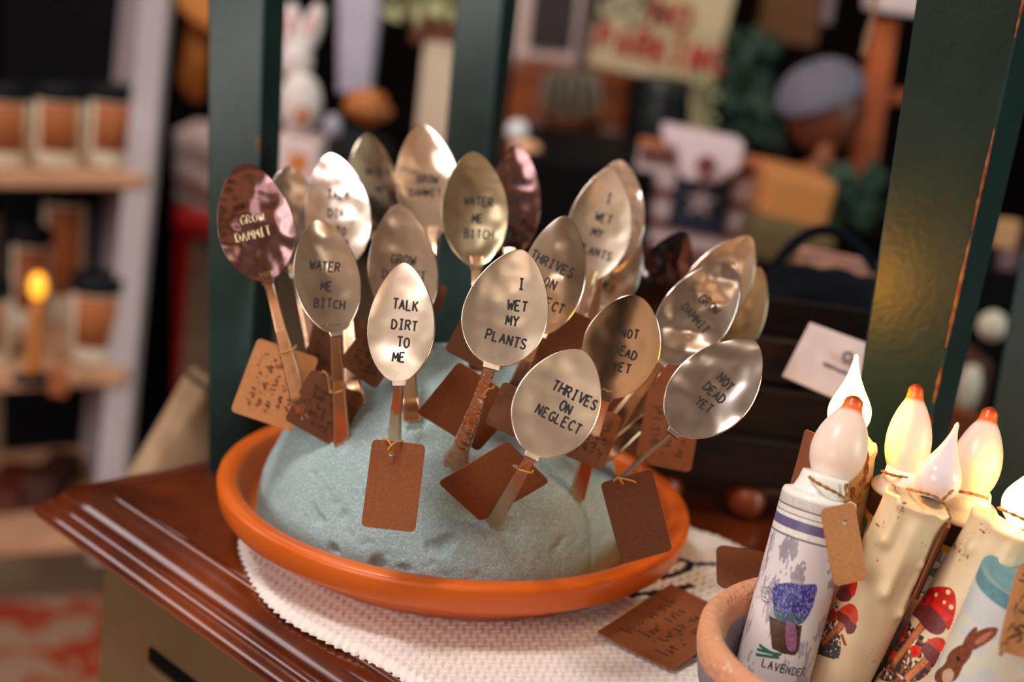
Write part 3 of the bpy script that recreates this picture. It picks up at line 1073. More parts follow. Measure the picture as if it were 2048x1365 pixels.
def twine(b, pts, r_, turns_per=260):
    """two twisted strands along a path"""
    pts = [np.asarray(p, float) for p in pts]
    sm = []
    for i in range(len(pts) - 1):
        p0, p1, p2, p3 = pts[max(i - 1, 0)], pts[i], pts[i + 1], pts[min(i + 2, len(pts) - 1)]
        n = max(4, int(np.linalg.norm(p2 - p1) / .0006))
        for t in np.linspace(0, 1, n, endpoint=False):
            sm.append(.5 * ((2 * p1) + (-p0 + p2) * t + (2 * p0 - 5 * p1 + 4 * p2 - p3) * t * t + (-p0 + 3 * p1 - 3 * p2 + p3) * t ** 3))
    sm.append(pts[-1])
    L_, prev = 0, None
    A_, B2 = [], []
    for i, p in enumerate(sm):
        d = unit(sm[min(i + 1, len(sm) - 1)] - sm[max(i - 1, 0)])
        if i:
            L_ += np.linalg.norm(p - sm[i - 1])
        ref = np.array([0, -1., .3]) if abs(d[1]) < .9 else np.array([1., 0, 0])
        n1 = unit(ref - d * (ref @ d))
        n2 = np.cross(d, n1)
        a = L_ / (r_ * 5.5) * 2 * math.pi / 2
        q = (n1 * math.cos(a) + n2 * math.sin(a)) * r_ * .55
        A_.append(p + q)
        B2.append(p - q)
    b.tube(A_, r_ * .62, n=7)
    b.tube(B2, r_ * .62, n=7)
    return b


class Cyl:
    """candle frame: top point, bottom point, radius"""
    def __init__(s, top, bot, R_):
        s.top, s.bot, s.R = top, bot, R_
        s.a = unit(bot - top)
        s.L = np.linalg.norm(bot - top)
        view = unit(CAM - top)
        s.n = unit(view - s.a * (view @ s.a))       # faces the viewer
        s.r = np.cross(s.a, s.n)                    # across
        if s.r @ rt < 0:
            s.r = -s.r

    def P(s, th_, v, dr=0.0):
        return s.top + s.a * v + (s.n * math.cos(th_) + s.r * math.sin(th_)) * (s.R + dr)

    def loc(s, px, py):                             # sight line to (arc, distance from top)
        v = unit(ray(px, py))
        oc = CAM - s.top
        vp, op = v - s.a * (v @ s.a), oc - s.a * (oc @ s.a)
        A_, B_, C_ = vp @ vp, 2 * vp @ op, op @ op - s.R ** 2
        disc = max(B_ * B_ - 4 * A_ * C_, 0)
        t = (-B_ - math.sqrt(disc)) / (2 * A_)
        h = oc + v * t
        return math.atan2(h @ s.r, h @ s.n) * s.R, h @ s.a


def paint_grid(nth_, nv_, L_, R_):
    th_ = np.linspace(-np.pi, np.pi, nth_, endpoint=False)
    v = np.linspace(0, L_, nv_)
    V_, T_ = np.meshgrid(v, th_, indexing='ij')
    return T_, V_, T_ * R_


def inpoly(X, Y, poly):
    ins = np.zeros(X.shape, bool)
    n = len(poly)
    for i in range(n):
        x1, y1 = poly[i]
        x2, y2 = poly[(i + 1) % n]
        c_ = ((y1 > Y) != (y2 > Y)) & (X < (x2 - x1) * (Y - y1) / (y2 - y1 + 1e-15) + x1)
        ins ^= c_
    return ins


def smoothpoly(p, n=6):
    p = [np.array(q) for q in p]
    o = []
    m_ = len(p)
    for i in range(m_):
        p0, p1, p2, p3 = p[i - 1], p[i], p[(i + 1) % m_], p[(i + 2) % m_]
        for t in np.linspace(0, 1, n, endpoint=False):
            o.append(.5 * ((2 * p1) + (-p0 + p2) * t + (2 * p0 - 5 * p1 + 4 * p2 - p3) * t * t + (-p0 + 3 * p1 - 3 * p2 + p3) * t ** 3))
    return o


def dseg(X, Y, a, b_):
    a, b_ = np.array(a), np.array(b_)
    ab = b_ - a
    t = np.clip(((X - a[0]) * ab[0] + (Y - a[1]) * ab[1]) / (ab @ ab + 1e-15), 0, 1)
    return np.hypot(X - a[0] - t * ab[0], Y - a[1] - t * ab[1])


def vnoise(X, Y, s_, seed=0):
    """smooth value noise on arrays"""
    r_ = np.random.default_rng(seed)
    G = r_.random((64, 64))
    x, y = X * s_, Y * s_
    xi, yi = np.floor(x).astype(int), np.floor(y).astype(int)
    fx, fy = x - xi, y - yi
    fx, fy = fx * fx * (3 - 2 * fx), fy * fy * (3 - 2 * fy)
    g = lambda i, j: G[i % 64, j % 64]
    return (g(xi, yi) * (1 - fx) + g(xi + 1, yi) * fx) * (1 - fy) + (g(xi, yi + 1) * (1 - fx) + g(xi + 1, yi + 1) * fx) * fy


def fill(C_, mask, c_, X=None, Y=None, var=0.12, s_=900, seed=1):
    k = 1.0
    if X is not None:
        k = (1 - var + 2 * var * vnoise(X, Y, s_, seed))[..., None]
    c3 = np.array(lin(c_))[:3]
    C_[...] = np.where(mask[..., None], c3 * k, C_)


def candle_mesh(cy, C_, T_, V_, drips, name, mt, root, wob=.0003, lip=True, hollow=.003):
    nv_, nth_ = T_.shape
    X = T_ * cy.R
    dr = np.zeros_like(X)
    for (x0, v0, wx, lv, amp) in drips:      # a run of wax with a bead at its end
        dx_ = (X - x0 + np.pi * cy.R) % (2 * np.pi * cy.R) - np.pi * cy.R
        run = np.exp(-(dx_ / wx) ** 2) * (1 / (1 + np.exp((V_ - v0) / .0012))) * (1 / (1 + np.exp(-(V_ - (v0 - lv)) / .002)))
        bead = np.exp(-(dx_ / (wx * 1.15)) ** 2 - ((V_ - v0) / (wx * 1.3)) ** 2)
        dr += 1.7 * amp * (.55 * run + .6 * bead)
    dr += wob * (vnoise(X + 1, V_, 120, 3) - .5) * 2
    topz = (vnoise(X + 1, V_ * 0, 260, 9) - .5) * .0022 if lip else np.zeros_like(X)
    Vv = V_ + topz * np.clip(1 - V_ / .006, 0, 1)
    rr_ = cy.R + dr
    if lip:
        rr_ = rr_ + .0006 * np.exp(-(V_ / .0025) ** 2) - .0006 * np.clip(1 - V_ / .0008, 0, 1)
    P_ = cy.top + cy.a * Vv[..., None] + (cy.n * np.cos(T_)[..., None] + cy.r * np.sin(T_)[..., None]) * rr_[..., None]
    b = MB().grid(P_, closed_v=True)
    cols = np.concatenate([C_, np.ones(C_.shape[:2] + (1,))], 2).reshape(-1, 4)
    # top closes into a shallow well
    ring0 = P_[0]
    wl = []
    for k, (fr_, dz) in enumerate(((.86, -.0001), (.80, .0012), (.6, .002), (.001, .002))):
        wl.append(cy.top + cy.a * (dz + topz[0][:, None] * (.6 if k < 2 else 0)) + (ring0 - cy.top - cy.a * ((ring0 - cy.top) @ cy.a)[:, None]) * fr_)
    W_ = np.array([ring0] + wl)
    b.grid(W_, closed_v=True, flip=True)
    wc = np.tile(np.concatenate([C_[0], np.ones((nth_, 1))], 1), (5, 1))
    cols = np.concatenate([cols, wc])
    o0 = nv_ * nth_ - nth_
    b.f.append(tuple(range(o0, o0 + nth_))[::-1])
    b.m.append(0)
    return b.build(name, mt, root, cols=cols)


M['wax'] = vcol_mat('painted_ivory_wax', .42, sss=.25)
M['wax_print'] = vcol_mat('printed_wax_sleeve', .4)
M['bulb'] = mat('frosted_bulb', (236, 214, 200), .38, sss=.7, sssr=(1, .6, .4))
M['bulb_gloss'] = mat('glossy_white_flame_bulb', (232, 220, 224), .06, sss=.5)
M['white_ceramic'] = mat('white_plastic_collar', (240, 234, 226), .3, sss=.3)
M['flame'] = mat('lit_flame_bulb', (255, 230, 180), .4, emit=(1.0, .42, .035, 1), estr=58)
M['flame2'] = mat('lit_flame_bulb_dimmer', (255, 230, 180), .4, emit=(1.0, .55, .12, 1), estr=16)
CG = 'flameless candles in the clay pot'

# bulb with an orange tip: colour is painted along its length
def bulb(root, basep, tipp, R_, style='frost', name='flame_bulb', mt=None):
    ax_ = tipp - basep
    L_ = np.linalg.norm(ax_)
    ax_ = ax_ / L_
    if style == 'frost':
        pr = [(0, .60), (.04, .62), (.10, .72), (.20, .90), (.30, .985), (.38, 1), (.48, .97), (.58, .88), (.68, .73), (.76, .58), (.80, .48), (.83, .40), (.87, .36), (.91, .35), (.95, .335), (.975, .27), (.99, .17), (1, .01)]
    else:
        pr = [(0, .42), (.04, .62), (.10, .82), (.18, .96), (.26, 1), (.34, .96), (.44, .80), (.54, .60), (.64, .42), (.74, .28), (.84, .17), (.91, .115), (.95, .10), (.975, .115), (.99, .09), (1, .01)]
    ts = np.linspace(0, 1, 70)
    rs = np.interp(ts, [p[0] for p in pr], [p[1] for p in pr])
    rs = np.convolve(np.pad(rs, 2, mode='edge'), np.ones(5) / 5, 'valid')
    rs[-1] = .01
    b = MB().lathe([(r_ * R_, t * L_) for r_, t in zip(rs, ts)], basep, ax_, n=40)
    if style == 'frost':
        base_c = np.array(lin((240, 216, 202)))
        tip_c = np.array(lin((160, 48, 12)))
        mid_c = np.array(lin((224, 112, 30)))
        cols = []
        for t in ts:
            k = np.clip((t - .77) / .06, 0, 1)
            k2 = np.clip((t - .87) / .08, 0, 1)
            c_ = base_c * (1 - k) + mid_c * k
            c_ = c_ * (1 - k2) + tip_c * k2
            cols += [c_] * 40
        return b.build(name, mt or M['bulb_v'], root, cols=np.array(cols))
    return b.build(name, mt or M['bulb_gloss'], root)


M['bulb_v'] = vcol_mat('frosted_bulb_with_orange_tip', .35, sss=.75)
M['bulb_v'].node_tree.nodes['Principled BSDF'].inputs['Subsurface Scale'].default_value = .008


def wax_base(T_, V_, X, c=(236, 214, 176), seed=4):
    C_ = np.zeros(T_.shape + (3,))
    a, b_ = np.array(lin(c))[:3], np.array(lin((226, 196, 150)))[:3]
    k = np.clip(vnoise(X + 1, V_, 90, seed) * .6 + vnoise(X + 1, V_, 400, seed + 1) * .4, 0, 1)[..., None]
    C_[...] = a * (1 - k * .6) + b_ * k * .6
    sp_ = vnoise(X + 1, V_, 1500, seed + 2) * vnoise(X + 1, V_, 230, seed + 3)
    fill(C_, sp_ > .74, (150, 96, 50))
    g = vnoise(X + 1, V_, 420, seed + 7) * (vnoise(X + 1, V_, 60, seed + 8))
    fill(C_, (g > .66) & (V_ < .02), (176, 116, 60))
    return C_


def mushroom(C_, X, V_, cap, gill, stem, stem_w, red=(206, 34, 22), seed=3, dots=()):
    for a, b_ in stem:
        d = dseg(X, V_, a, b_)
        t_ = stem_w
        fill(C_, d < t_, (206, 122, 74), X, V_, .3, 1400, seed)
        fill(C_, (d < t_) & (d > t_ * .7), (150, 78, 48), X, V_, .2, 1400, seed)
    fill(C_, inpoly(X, V_, smoothpoly(gill)), (116, 44, 44), X, V_, .35, 2200, seed + 1)
    fill(C_, inpoly(X, V_, smoothpoly(cap)), red, X, V_, .3, 700, seed + 2)
    for (dx_, dy_), rr_ in dots:
        fill(C_, np.hypot((X - dx_), (V_ - dy_)) < rr_, (244, 206, 150))


def candle_root(label, base):
    return thing('flameless_candle', label, 'candle', base, CG)


# --- lavender candle
top, bot = PD(1637, 1003, .562), PZ(1520, 1432, .014)
cy = Cyl(top, bot, .0149)
root = candle_root('white flameless candle printed with a basket of lavender and grey-violet bands', bot)
T_, V_, X = paint_grid(330, 460, cy.L, cy.R)
C_ = np.zeros(T_.shape + (3,))
C_[...] = np.array(lin((226, 216, 218)))[:3]
g = vnoise(X + 1, V_ * .45, 240, 31) * .65 + vnoise(X + 1, V_ * .3, 1500, 32) * .35
fill(C_, (g > .56) & (V_ < .040) & (V_ > .0145), (158, 148, 158), X, V_, .12, 900, 5)
fill(C_, (g > .64) & (V_ > .03), (176, 166, 176), X, V_, .12, 900, 5)
for v0, v1, c_ in ((0.0, .0030, (206, 198, 196)), (.0030, .0036, (96, 88, 92)), (.0036, .0058, (226, 220, 208)), (.0058, .0062, (120, 110, 122)), (.0062, .0078, (230, 224, 212)),
                   (.0078, .0116, (104, 94, 134)), (.0116, .0142, (232, 226, 212)), (.0142, .0149, (120, 110, 140))):
    fill(C_, (V_ >= v0) & (V_ < v1), c_, X, V_, .14, 1800, 8)


def L2(pts):
    return [cy.loc(*p) for p in pts]


lav = L2([(1547, 1172), (1560, 1168), (1580, 1166), (1600, 1170), (1620, 1169), (1634, 1173), (1630, 1200), (1618, 1230), (1600, 1250), (1570, 1246), (1552, 1238), (1546, 1210)])
ml = inpoly(X, V_, smoothpoly(lav))
fill(C_, ml, (52, 52, 124), X, V_, .5, 2600, 12)
xs_, vs_ = X[ml], V_[ml]
sk = (vnoise(X * 1.5 + 1, V_ * .5, 2600, 14) > .62) & ml
fill(C_, sk, (140, 132, 200))
v_mid = np.mean(vs_) if len(vs_) else .045
fill(C_, ml & (V_ > v_mid + .004) & (vnoise(X * 2 + 1, V_ * .2, 2400, 15) > .45), (70, 108, 96))
bk = L2([(1538, 1232), (1560, 1242), (1585, 1250), (1604, 1252), (1598, 1300), (1590, 1312), (1565, 1308), (1544, 1298)])
mk = inpoly(X, V_, bk)
fill(C_, mk, (92, 58, 42), X, V_, .4, 1600, 16)
fill(C_, mk & (np.sin(V_ * 7500) > .2), (54, 32, 26))
fl = L2([(1572, 1246), (1590, 1252), (1592, 1300), (1574, 1296)])
fill(C_, inpoly(X, V_, smoothpoly(fl)), (146, 96, 130), X, V_, .4, 1700, 17)
for px_ in ([(1516, 1300), (1560, 1310)], [(1514, 1310), (1556, 1316)], [(1520, 1292), (1552, 1312)]):
    a, b_ = L2(px_)
    fill(C_, dseg(X, V_, a, b_) < .0006, (40, 112, 92), X, V_, .3, 2500, 18)
cx_, cv_ = cy.loc(1533, 1190)
d = np.hypot(X - cx_, V_ - cv_)
fill(C_, (np.abs(d - .0030) < .00022) & (vnoise(X + 1, V_, 2500, 4) > .35), (70, 66, 70))
fill(C_, (d < .0022) & (vnoise(X * 1 + 1, V_ * 3, 1500, 6) > .62), (96, 90, 94))
# LAVENDER lettering, painted along the print
p0, p1 = np.array(cy.loc(1524, 1325)), np.array(cy.loc(1585, 1343))
xd = unit(p1 - p0)
yd = np.array([xd[1], -xd[0]])
hh = .0030
for st in text_strokes('LAVENDER', 1.0):
    for a, b_ in zip(st[:-1], st[1:]):
        q0 = p0 + xd * ((a[0] + 4.0) * hh * .8) + yd * a[1] * hh
        q1 = p0 + xd * ((b_[0] + 4.0) * hh * .8) + yd * b_[1] * hh
        fill(C_, dseg(X, V_, q0, q1) < .00027, (60, 54, 58))
candle_mesh(cy, C_, T_, V_, [], 'candle_body', M['wax_print'], root, wob=0, lip=False)
# white collar and neck
MB().lathe([(.001, .0), (.0132, .0), (.0146, .0006), (.0150, .0020), (.0144, .0036), (.0122, .0042), (.0110, .0050), (.0100, .0080), (.0094, .0110), (.0092, .0120), (.001, .0122)],
           top + cy.a * .0010, -cy.a, n=64).build('collar', M['white_ceramic'], root)
bulb(root, PD(1656, 968, .563), PD(1712, 792, .572), .01115)
b = MB()
tw = [PD(x, y, d_) for x, y, d_ in [(1612, 948, .560), (1628, 962, .551), (1650, 975, .548), (1672, 986, .549), (1688, 996, .552), (1694, 998, .553)]]
twine(b, tw, .00062)
twine(b, [PD(x, y, d_) for x, y, d_ in [(1694, 998, .553), (1692, 985, .552), (1690, 972, .552), (1695, 970, .552), (1698, 985, .552), (1692, 998, .552), (1690, 1012, .551), (1688, 1030, .551), (1692, 1044, .552), (1696, 1034, .553), (1692, 1008, .553)]], .00055)
b.ball(PD(1694, 999, .5515), .0013, n=8)
b.build('twine_loop', M['twine'], root)
LAVR = root
ptag('brown kraft tag tied with twine to the lavender candle', [(1664, 1018), (1732, 1004), (1713, 1160), (1646, 1175)], (.5425, .546, .543, .540), hole=(1690, 1046), thick=.0009, mt='kraft_light')
ptag('thin kraft tag seen edge-on behind the lavender candle', [(1612, 858), (1628, 872), (1600, 1035), (1566, 1020)], (.60, .585, .575, .60), mt='kraft', group=TG)

# --- lit teardrop candle behind
top, bot = PD(1690, 888, .592), PZ(1640, 1300, .014)
cy = Cyl(top, bot, .0128)
root = candle_root('ivory candle with a brightly lit teardrop flame behind the lavender candle', bot)
T_, V_, X = paint_grid(160, 200, cy.L, cy.R)
C_ = wax_base(T_, V_, X, (240, 214, 160), 60)
candle_mesh(cy, C_, T_, V_, [(.004, .02, .002, .02, .0012)], 'candle_body', M['wax'], root)
bulb(root, PD(1694, 868, .592), PD(1713, 709, .602), .0090, 'tear', 'lit_flame', M['flame'])
b = MB()
twine(b, [PD(x, y, d_) for x, y, d_ in [(1720, 862, .585), (1727, 875, .580), (1733, 905, .576), (1732, 940, .574), (1724, 975, .572), (1716, 1005, .571), (1712, 1015, .571)]], .0010)
b.build('twine_loop', M['twine'], root)

# --- amber frosted candle
def frosted(label, topc, botc, Rb, basepx, tippx, dep, Rbulb, seed, twpx, warm=False):
    top, bot = PD(*topc), PZ(*botc)
    cy_ = Cyl(top, bot, Rb)
    root_ = candle_root(label, bot)
    T2, V2, X2 = paint_grid(160, 240, cy_.L, cy_.R)
    C2 = np.zeros(T2.shape + (3,))
    C2[...] = np.array(lin((222, 214, 206)))[:3]
    fill(C2, V2 < .0105, (58, 26, 14), X2, V2, .3, 600, seed)
    fill(C2, (V2 >= .0105) & (V2 < .0135), (214, 168, 60))
    fill(C2, (V2 > .0135) & (vnoise(X2 + 1, V2, 200, seed) > .62), (70, 110, 90), X2, V2, .3, 900, seed)
    fill(C2, (V2 > .0135) & (vnoise(X2 + 1, V2, 260, seed + 1) > .72), (140, 128, 160))
    candle_mesh(cy_, C2, T2, V2, [], 'candle_body', M['wax_print'], root_, wob=0, lip=False)
    MB().lathe([(.001, 0), (Rb * .98, 0), (Rb * 1.02, .0006), (Rb * 1.02, .0015), (Rb * .93, .0026), (Rb * .80, .0036), (Rb * .72, .0060), (Rb * .68, .0095), (.001, .010)],
               top + cy_.a * .0005, -cy_.a, n=64).build('collar', M['white_ceramic'], root_)
    bulb(root_, PD(basepx[0], basepx[1], dep), PD(tippx[0], tippx[1], dep + .01), Rbulb)
    b_ = MB()
    twine(b_, [PD(*q_) for q_ in twpx], .0006)
    b_.build('twine_loop', M['twine'], root_)
    return root_


frosted('frosted bulb candle glowing amber beside the lit flame', (1808, 982, .588), (1720, 1340, .014), .0134, (1806, 962), (1834, 768), .588, .0094, 80,
        [(1764, 942, .585), (1772, 946, .580), (1790, 952, .578), (1815, 956, .578)])
frosted('pale frosted bulb candle with a red-brown tip at the right', (1925, 1020, .590), (1830, 1330, .014), .0140, (1933, 1000), (1983, 814), .588, .0103, 90,
        [(1880, 1000, .586), (1895, 985, .578), (1920, 984, .576), (1950, 990, .576), (1976, 998, .580)])

# --- mushroom candles
top, bot = PD(1839, 1002, .560), PZ(1640, 1420, .014)
cy = Cyl(top, bot, .0133)
root = candle_root('ivory wax candle with two small red mushrooms, glossy unlit teardrop flame', bot)
T_, V_, X = paint_grid(330, 480, cy.L, cy.R)
C_ = wax_base(T_, V_, X, seed=40)


def L3(pts):
    return [cy.loc(*p) for p in pts]


mushroom(C_, X, V_, L3([(1684, 1136), (1702, 1126), (1712, 1140), (1714, 1172), (1704, 1196), (1696, 1175), (1686, 1162), (1680, 1152)]),
         L3([(1682, 1158), (1698, 1165), (1704, 1190), (1694, 1204), (1676, 1200), (1666, 1180)]), [L3([(1672, 1190), (1630, 1240)]), L3([(1664, 1200), (1618, 1275)])], .0012,
         dots=[(cy.loc(1704, 1150), .0007), (cy.loc(1690, 1142), .0005)])
fill(C_, (dseg(X, V_, cy.loc(1665, 1225), cy.loc(1640, 1290)) < .0042) & (vnoise(X + 1, V_, 900, 41) > .45), (84, 66, 62), X, V_, .5, 2400, 9)
mushroom(C_, X, V_, L3([(1680, 1218), (1698, 1208), (1712, 1216), (1716, 1236), (1710, 1250), (1696, 1234), (1682, 1226)]),
         L3([(1676, 1222), (1694, 1230), (1712, 1248), (1708, 1266), (1694, 1268), (1688, 1250), (1674, 1240)]), [L3([(1688, 1246), (1650, 1288)])], .0016, red=(214, 58, 26))
fill(C_, inpoly(X, V_, smoothpoly(L3([(1652, 1222), (1668, 1218), (1676, 1236), (1664, 1244), (1652, 1238)]))), (206, 60, 34), X, V_, .3, 900, 2)
gp = L3([(1600, 1302), (1622, 1290), (1650, 1278), (1668, 1262), (1680, 1272), (1682, 1300), (1676, 1322), (1655, 1316), (1630, 1306), (1605, 1304)])
fill(C_, inpoly(X, V_, gp) & (vnoise(X + 1, V_, 1300, 43) > .22), (66, 62, 66), X, V_, .6, 2200, 44)
mushroom(C_, X, V_, [cy.loc(1640, 1282)] * 3, [cy.loc(1640, 1282)] * 3, [L3([(1670, 1262), (1646, 1286)])], .0014)
mm = dseg(X, V_, cy.loc(1690, 1290), cy.loc(1684, 1272)) < .0006
fill(C_, mm, (170, 66, 46))
dr = []
for (px_, py_, w_, l_, a_) in ((1770, 1085, .0022, .020, .0016), (1802, 1010, .0016, .012, .0008), (1768, 1190, .0026, .030, .0018), (1840, 1130, .0014, .010, .0008), (1795, 1228, .0018, .020, .0016)):
    x_, v_ = cy.loc(px_, py_)
    dr.append((x_, v_, w_, l_, a_))
candle_mesh(cy, C_, T_, V_, dr, 'candle_body', M['wax'], root)
bulb(root, PD(1862, 1000, .566), PD(1916, 845, .572), .0092, 'tear')
b = MB()
twine(b, [PD(*q) for q in [(1815, 978, .570), (1838, 984, .556), (1865, 992, .552), (1884, 1004, .552), (1896, 1020, .552), (1900, 1040, .551), (1896, 1056, .551)]], .0006)
twine(b, [PD(*q) for q in [(1884, 1002, .554), (1896, 990, .554), (1906, 982, .556), (1900, 986, .555)]], .0006)
b.build('twine_loop', M['twine'], root)
ptag('thin kraft tag wedged between the two mushroom candles', [(1896, 1048, ), (1902, 1052), (1836, 1200), (1824, 1196)], (.552, .572, .565, .548), mt='kraft')

top, bot = PD(2016, 1052, .556), PZ(1790, 1440, .016)
cy = Cyl(top, bot, .0143)
root = candle_root('ivory wax candle with large red mushrooms and a lit white flame at the right edge', bot)
T_, V_, X = paint_grid(330, 480, cy.L, cy.R)
C_ = wax_base(T_, V_, X, seed=50)
bk = L3([(1745, 1320), (1760, 1270), (1795, 1225), (1840, 1270), (1880, 1290), (1870, 1330), (1830, 1365), (1760, 1360)])
fill(C_, inpoly(X, V_, smoothpoly(bk)) & (vnoise(X + 1, V_, 700, 52) > .35), (58, 50, 54), X, V_, .6, 2200, 53)
fill(C_, inpoly(X, V_, smoothpoly(bk)) & (vnoise(X + 1, V_, 800, 57) > .68), (150, 84, 54), X, V_, .4, 1600, 58)
mushroom(C_, X, V_, L3([(1792, 1258), (1806, 1244), (1814, 1256), (1808, 1276), (1796, 1284)]), L3([(1788, 1262), (1796, 1284), (1788, 1292), (1780, 1278)]), [L3([(1790, 1284), (1762, 1320)])], .0012)
fill(C_, inpoly(X, V_, smoothpoly(L3([(1776, 1310), (1790, 1303), (1796, 1314), (1786, 1322)]))), (216, 48, 28), X, V_, .3, 900, 6)
mushroom(C_, X, V_, L3([(1834, 1208), (1848, 1184), (1875, 1174), (1902, 1178), (1912, 1200), (1908, 1235), (1896, 1262), (1886, 1240), (1864, 1216), (1846, 1210)]),
         L3([(1830, 1212), (1850, 1208), (1876, 1220), (1894, 1250), (1880, 1270), (1856, 1264), (1836, 1240), (1824, 1226)]), [L3([(1850, 1244), (1790, 1322)])], .0019,
         dots=[(cy.loc(1896, 1185), .0010), (cy.loc(1902, 1215), .0010), (cy.loc(1872, 1190), .0009), (cy.loc(1888, 1205), .0007)])
mushroom(C_, X, V_, L3([(1852, 1284), (1870, 1276), (1888, 1280), (1890, 1296), (1878, 1306), (1864, 1292)]),
         L3([(1848, 1286), (1866, 1290), (1878, 1306), (1868, 1330), (1852, 1318), (1842, 1300)]), [L3([(1858, 1316), (1815, 1356)])], .0016, red=(206, 44, 26))
fill(C_, inpoly(X, V_, smoothpoly(L3([(1820, 1296), (1838, 1292), (1842, 1306), (1830, 1316)]))), (220, 40, 26), X, V_, .3, 900, 6)
dr = []
for (px_, py_, w_, l_, a_) in ((1972, 1180, .0024, .022, .0016), (1940, 1100, .0020, .03, .0010), (2020, 1130, .0020, .02, .0010)):
    x_, v_ = cy.loc(px_, py_)
    dr.append((x_, v_, w_, l_, a_))
candle_mesh(cy, C_, T_, V_, dr, 'candle_body', M['wax'], root)
bulb(root, PD(2036, 1050, .560), PD(2100, 900, .566), .0095, 'tear', 'lit_flame', M['flame2'])
b = MB()
twine(b, [PD(*q) for q in [(1998, 1016, .566), (2014, 1024, .552), (2040, 1036, .550), (2070, 1052, .552)]], .0007)
b.build('twine_loop', M['twine'], root)

# --- hare candle at the lower right corner
top, bot = PD(2060, 1165, .532), PZ(1915, 1480, .018)
cy = Cyl(top, bot, .0185)
root = candle_root('pale blue and white candle printed with a brown hare in the lower right corner', bot)
T_, V_, X = paint_grid(330, 420, cy.L, cy.R)
C_ = np.zeros(T_.shape + (3,))
C_[...] = np.array(lin((212, 216, 214)))[:3]
fill(C_, V_ < .006, (104, 150, 158), X, V_, .15, 500, 3)
fill(C_, (V_ > .018) & (vnoise(X + 1, V_, 120, 71) > .5), (224, 222, 200))
for ear in ([(1936, 1285), (1948, 1268), (1975, 1256), (1996, 1258), (1988, 1276), (1962, 1294), (1940, 1302)], [(1925, 1290), (1935, 1270), (1950, 1255), (1955, 1262), (1945, 1285), (1935, 1300)]):
    fill(C_, inpoly(X, V_, smoothpoly(L3(ear))), (132, 70, 48), X, V_, .4, 1800, 72)
fill(C_, inpoly(X, V_, smoothpoly(L3([(1950, 1284), (1970, 1268), (1986, 1264), (1972, 1280), (1955, 1290)]))), (186, 120, 92), X, V_, .2, 1800, 73)
fill(C_, inpoly(X, V_, smoothpoly(L3([(1888, 1330), (1900, 1305), (1925, 1290), (1944, 1296), (1940, 1315), (1925, 1335), (1912, 1360), (1890, 1368), (1870, 1362), (1872, 1345)]))), (124, 68, 44), X, V_, .45, 1900, 74)
fill(C_, inpoly(X, V_, smoothpoly(L3([(1886, 1345), (1900, 1338), (1908, 1350), (1900, 1366), (1886, 1364)]))), (206, 170, 144), X, V_, .2, 1900, 75)
ex_ = cy.loc(1916, 1318)
fill(C_, np.hypot(X - ex_[0], V_ - ex_[1]) < .0009, (20, 14, 12))
candle_mesh(cy, C_, T_, V_, [], 'candle_body', M['wax_print'], root, wob=0, lip=False)
ptag('kraft tag with handwriting and a twine loop at the right edge', [(2040, 1128), (2120, 1150), (2090, 1330), (1992, 1300)], (.512, .512, .508, .508), mt='kraft_light', rpx=.003,
     lines=[('Sh', (2034, 1262), 75, .0052), ('T', (2044, 1222), 80, .005), ('x', (2050, 1192), 75, .004), ('V', (2052, 1160), 75, .004)])
b = MB()
twine(b, [PD(*q) for q in [(2075, 1120, .510), (2062, 1160, .506), (2040, 1215, .504), (2018, 1265, .504), (2000, 1312, .504)]], .0011)
tag(b.build('twine_strand', M['twine']), 'frayed twine end hanging over the tag at the right edge', 'twine')

# ------------------------------------------------------------------ behind the saucer: crate, navy knit, white card
M['crate'] = mat('dark_stained_wood', (38, 18, 9), .6, spec=.25, c2=(18, 10, 6), nscale=16, stretch=(1, 1, 9), bump=.3, bscale=90)
crate = thing('wooden_crate', 'dark slatted wooden crate behind the saucer on the right', 'crate', PZ(1500, 1075))
c0 = PZ(1300, 1035, .0)
c1 = PZ(1695, 1098, .0)
c0[1] += .015
c1[1] += .02
ed = unit(c1 - c0)
en = np.array([-ed[1], ed[0], 0])
Lc = np.linalg.norm(c1 - c0) + .02
for i, (z0, z1) in enumerate(((.022, .050), (.054, .080), (.084, .108))):
    b = MB()
    b.box(c0 + ed * Lc / 2 + np.array([0, 0, (z0 + z1) / 2]), ed * (Lc / 2), en * .004, (0, 0, (z1 - z0) / 2))
    b.build('slat', M['crate'], crate, smooth=False, bevel=.0015)
b = MB()
for t in (0.0, 1.0):
    b = MB().box(c0 + ed * (Lc * t) + en * .055 + np.array([0, 0, .064]), ed * .005, en * .055, (0, 0, .046))
    b.build('end_panel', M['crate'], crate, smooth=False, bevel=.0015)
for (t, k) in ((.05, -.0), (.42, .0), (.95, 0)):
    MB().ball(c0 + ed * (Lc * t) + en * .006 + np.array([0, 0, .011]), .0115, n=14).build('ball_foot', M['footw'] if 'footw' in M else M.setdefault('footw', mat('warm_turned_wood', (128, 56, 22), .4)), crate)
b = MB().box(c0 + ed * Lc / 2 + en * .1 + np.array([0, 0, .064]), ed * Lc / 2, en * .004, (0, 0, .044))
b.build('back_panel', M['crate'], crate, smooth=False)
b = MB().box(c0 + ed * Lc / 2 + en * .055 + np.array([0, 0, .024]), ed * Lc / 2, en * .05, (0, 0, .002))
b.build('bottom_board', M['crate'], crate, smooth=False)

M['navy'] = mat('navy_ribbed_knit', (6, 10, 18), .9, spec=.1, c2=(12, 17, 26), nscale=40, bump=.4, bscale=200, bdist=.002)


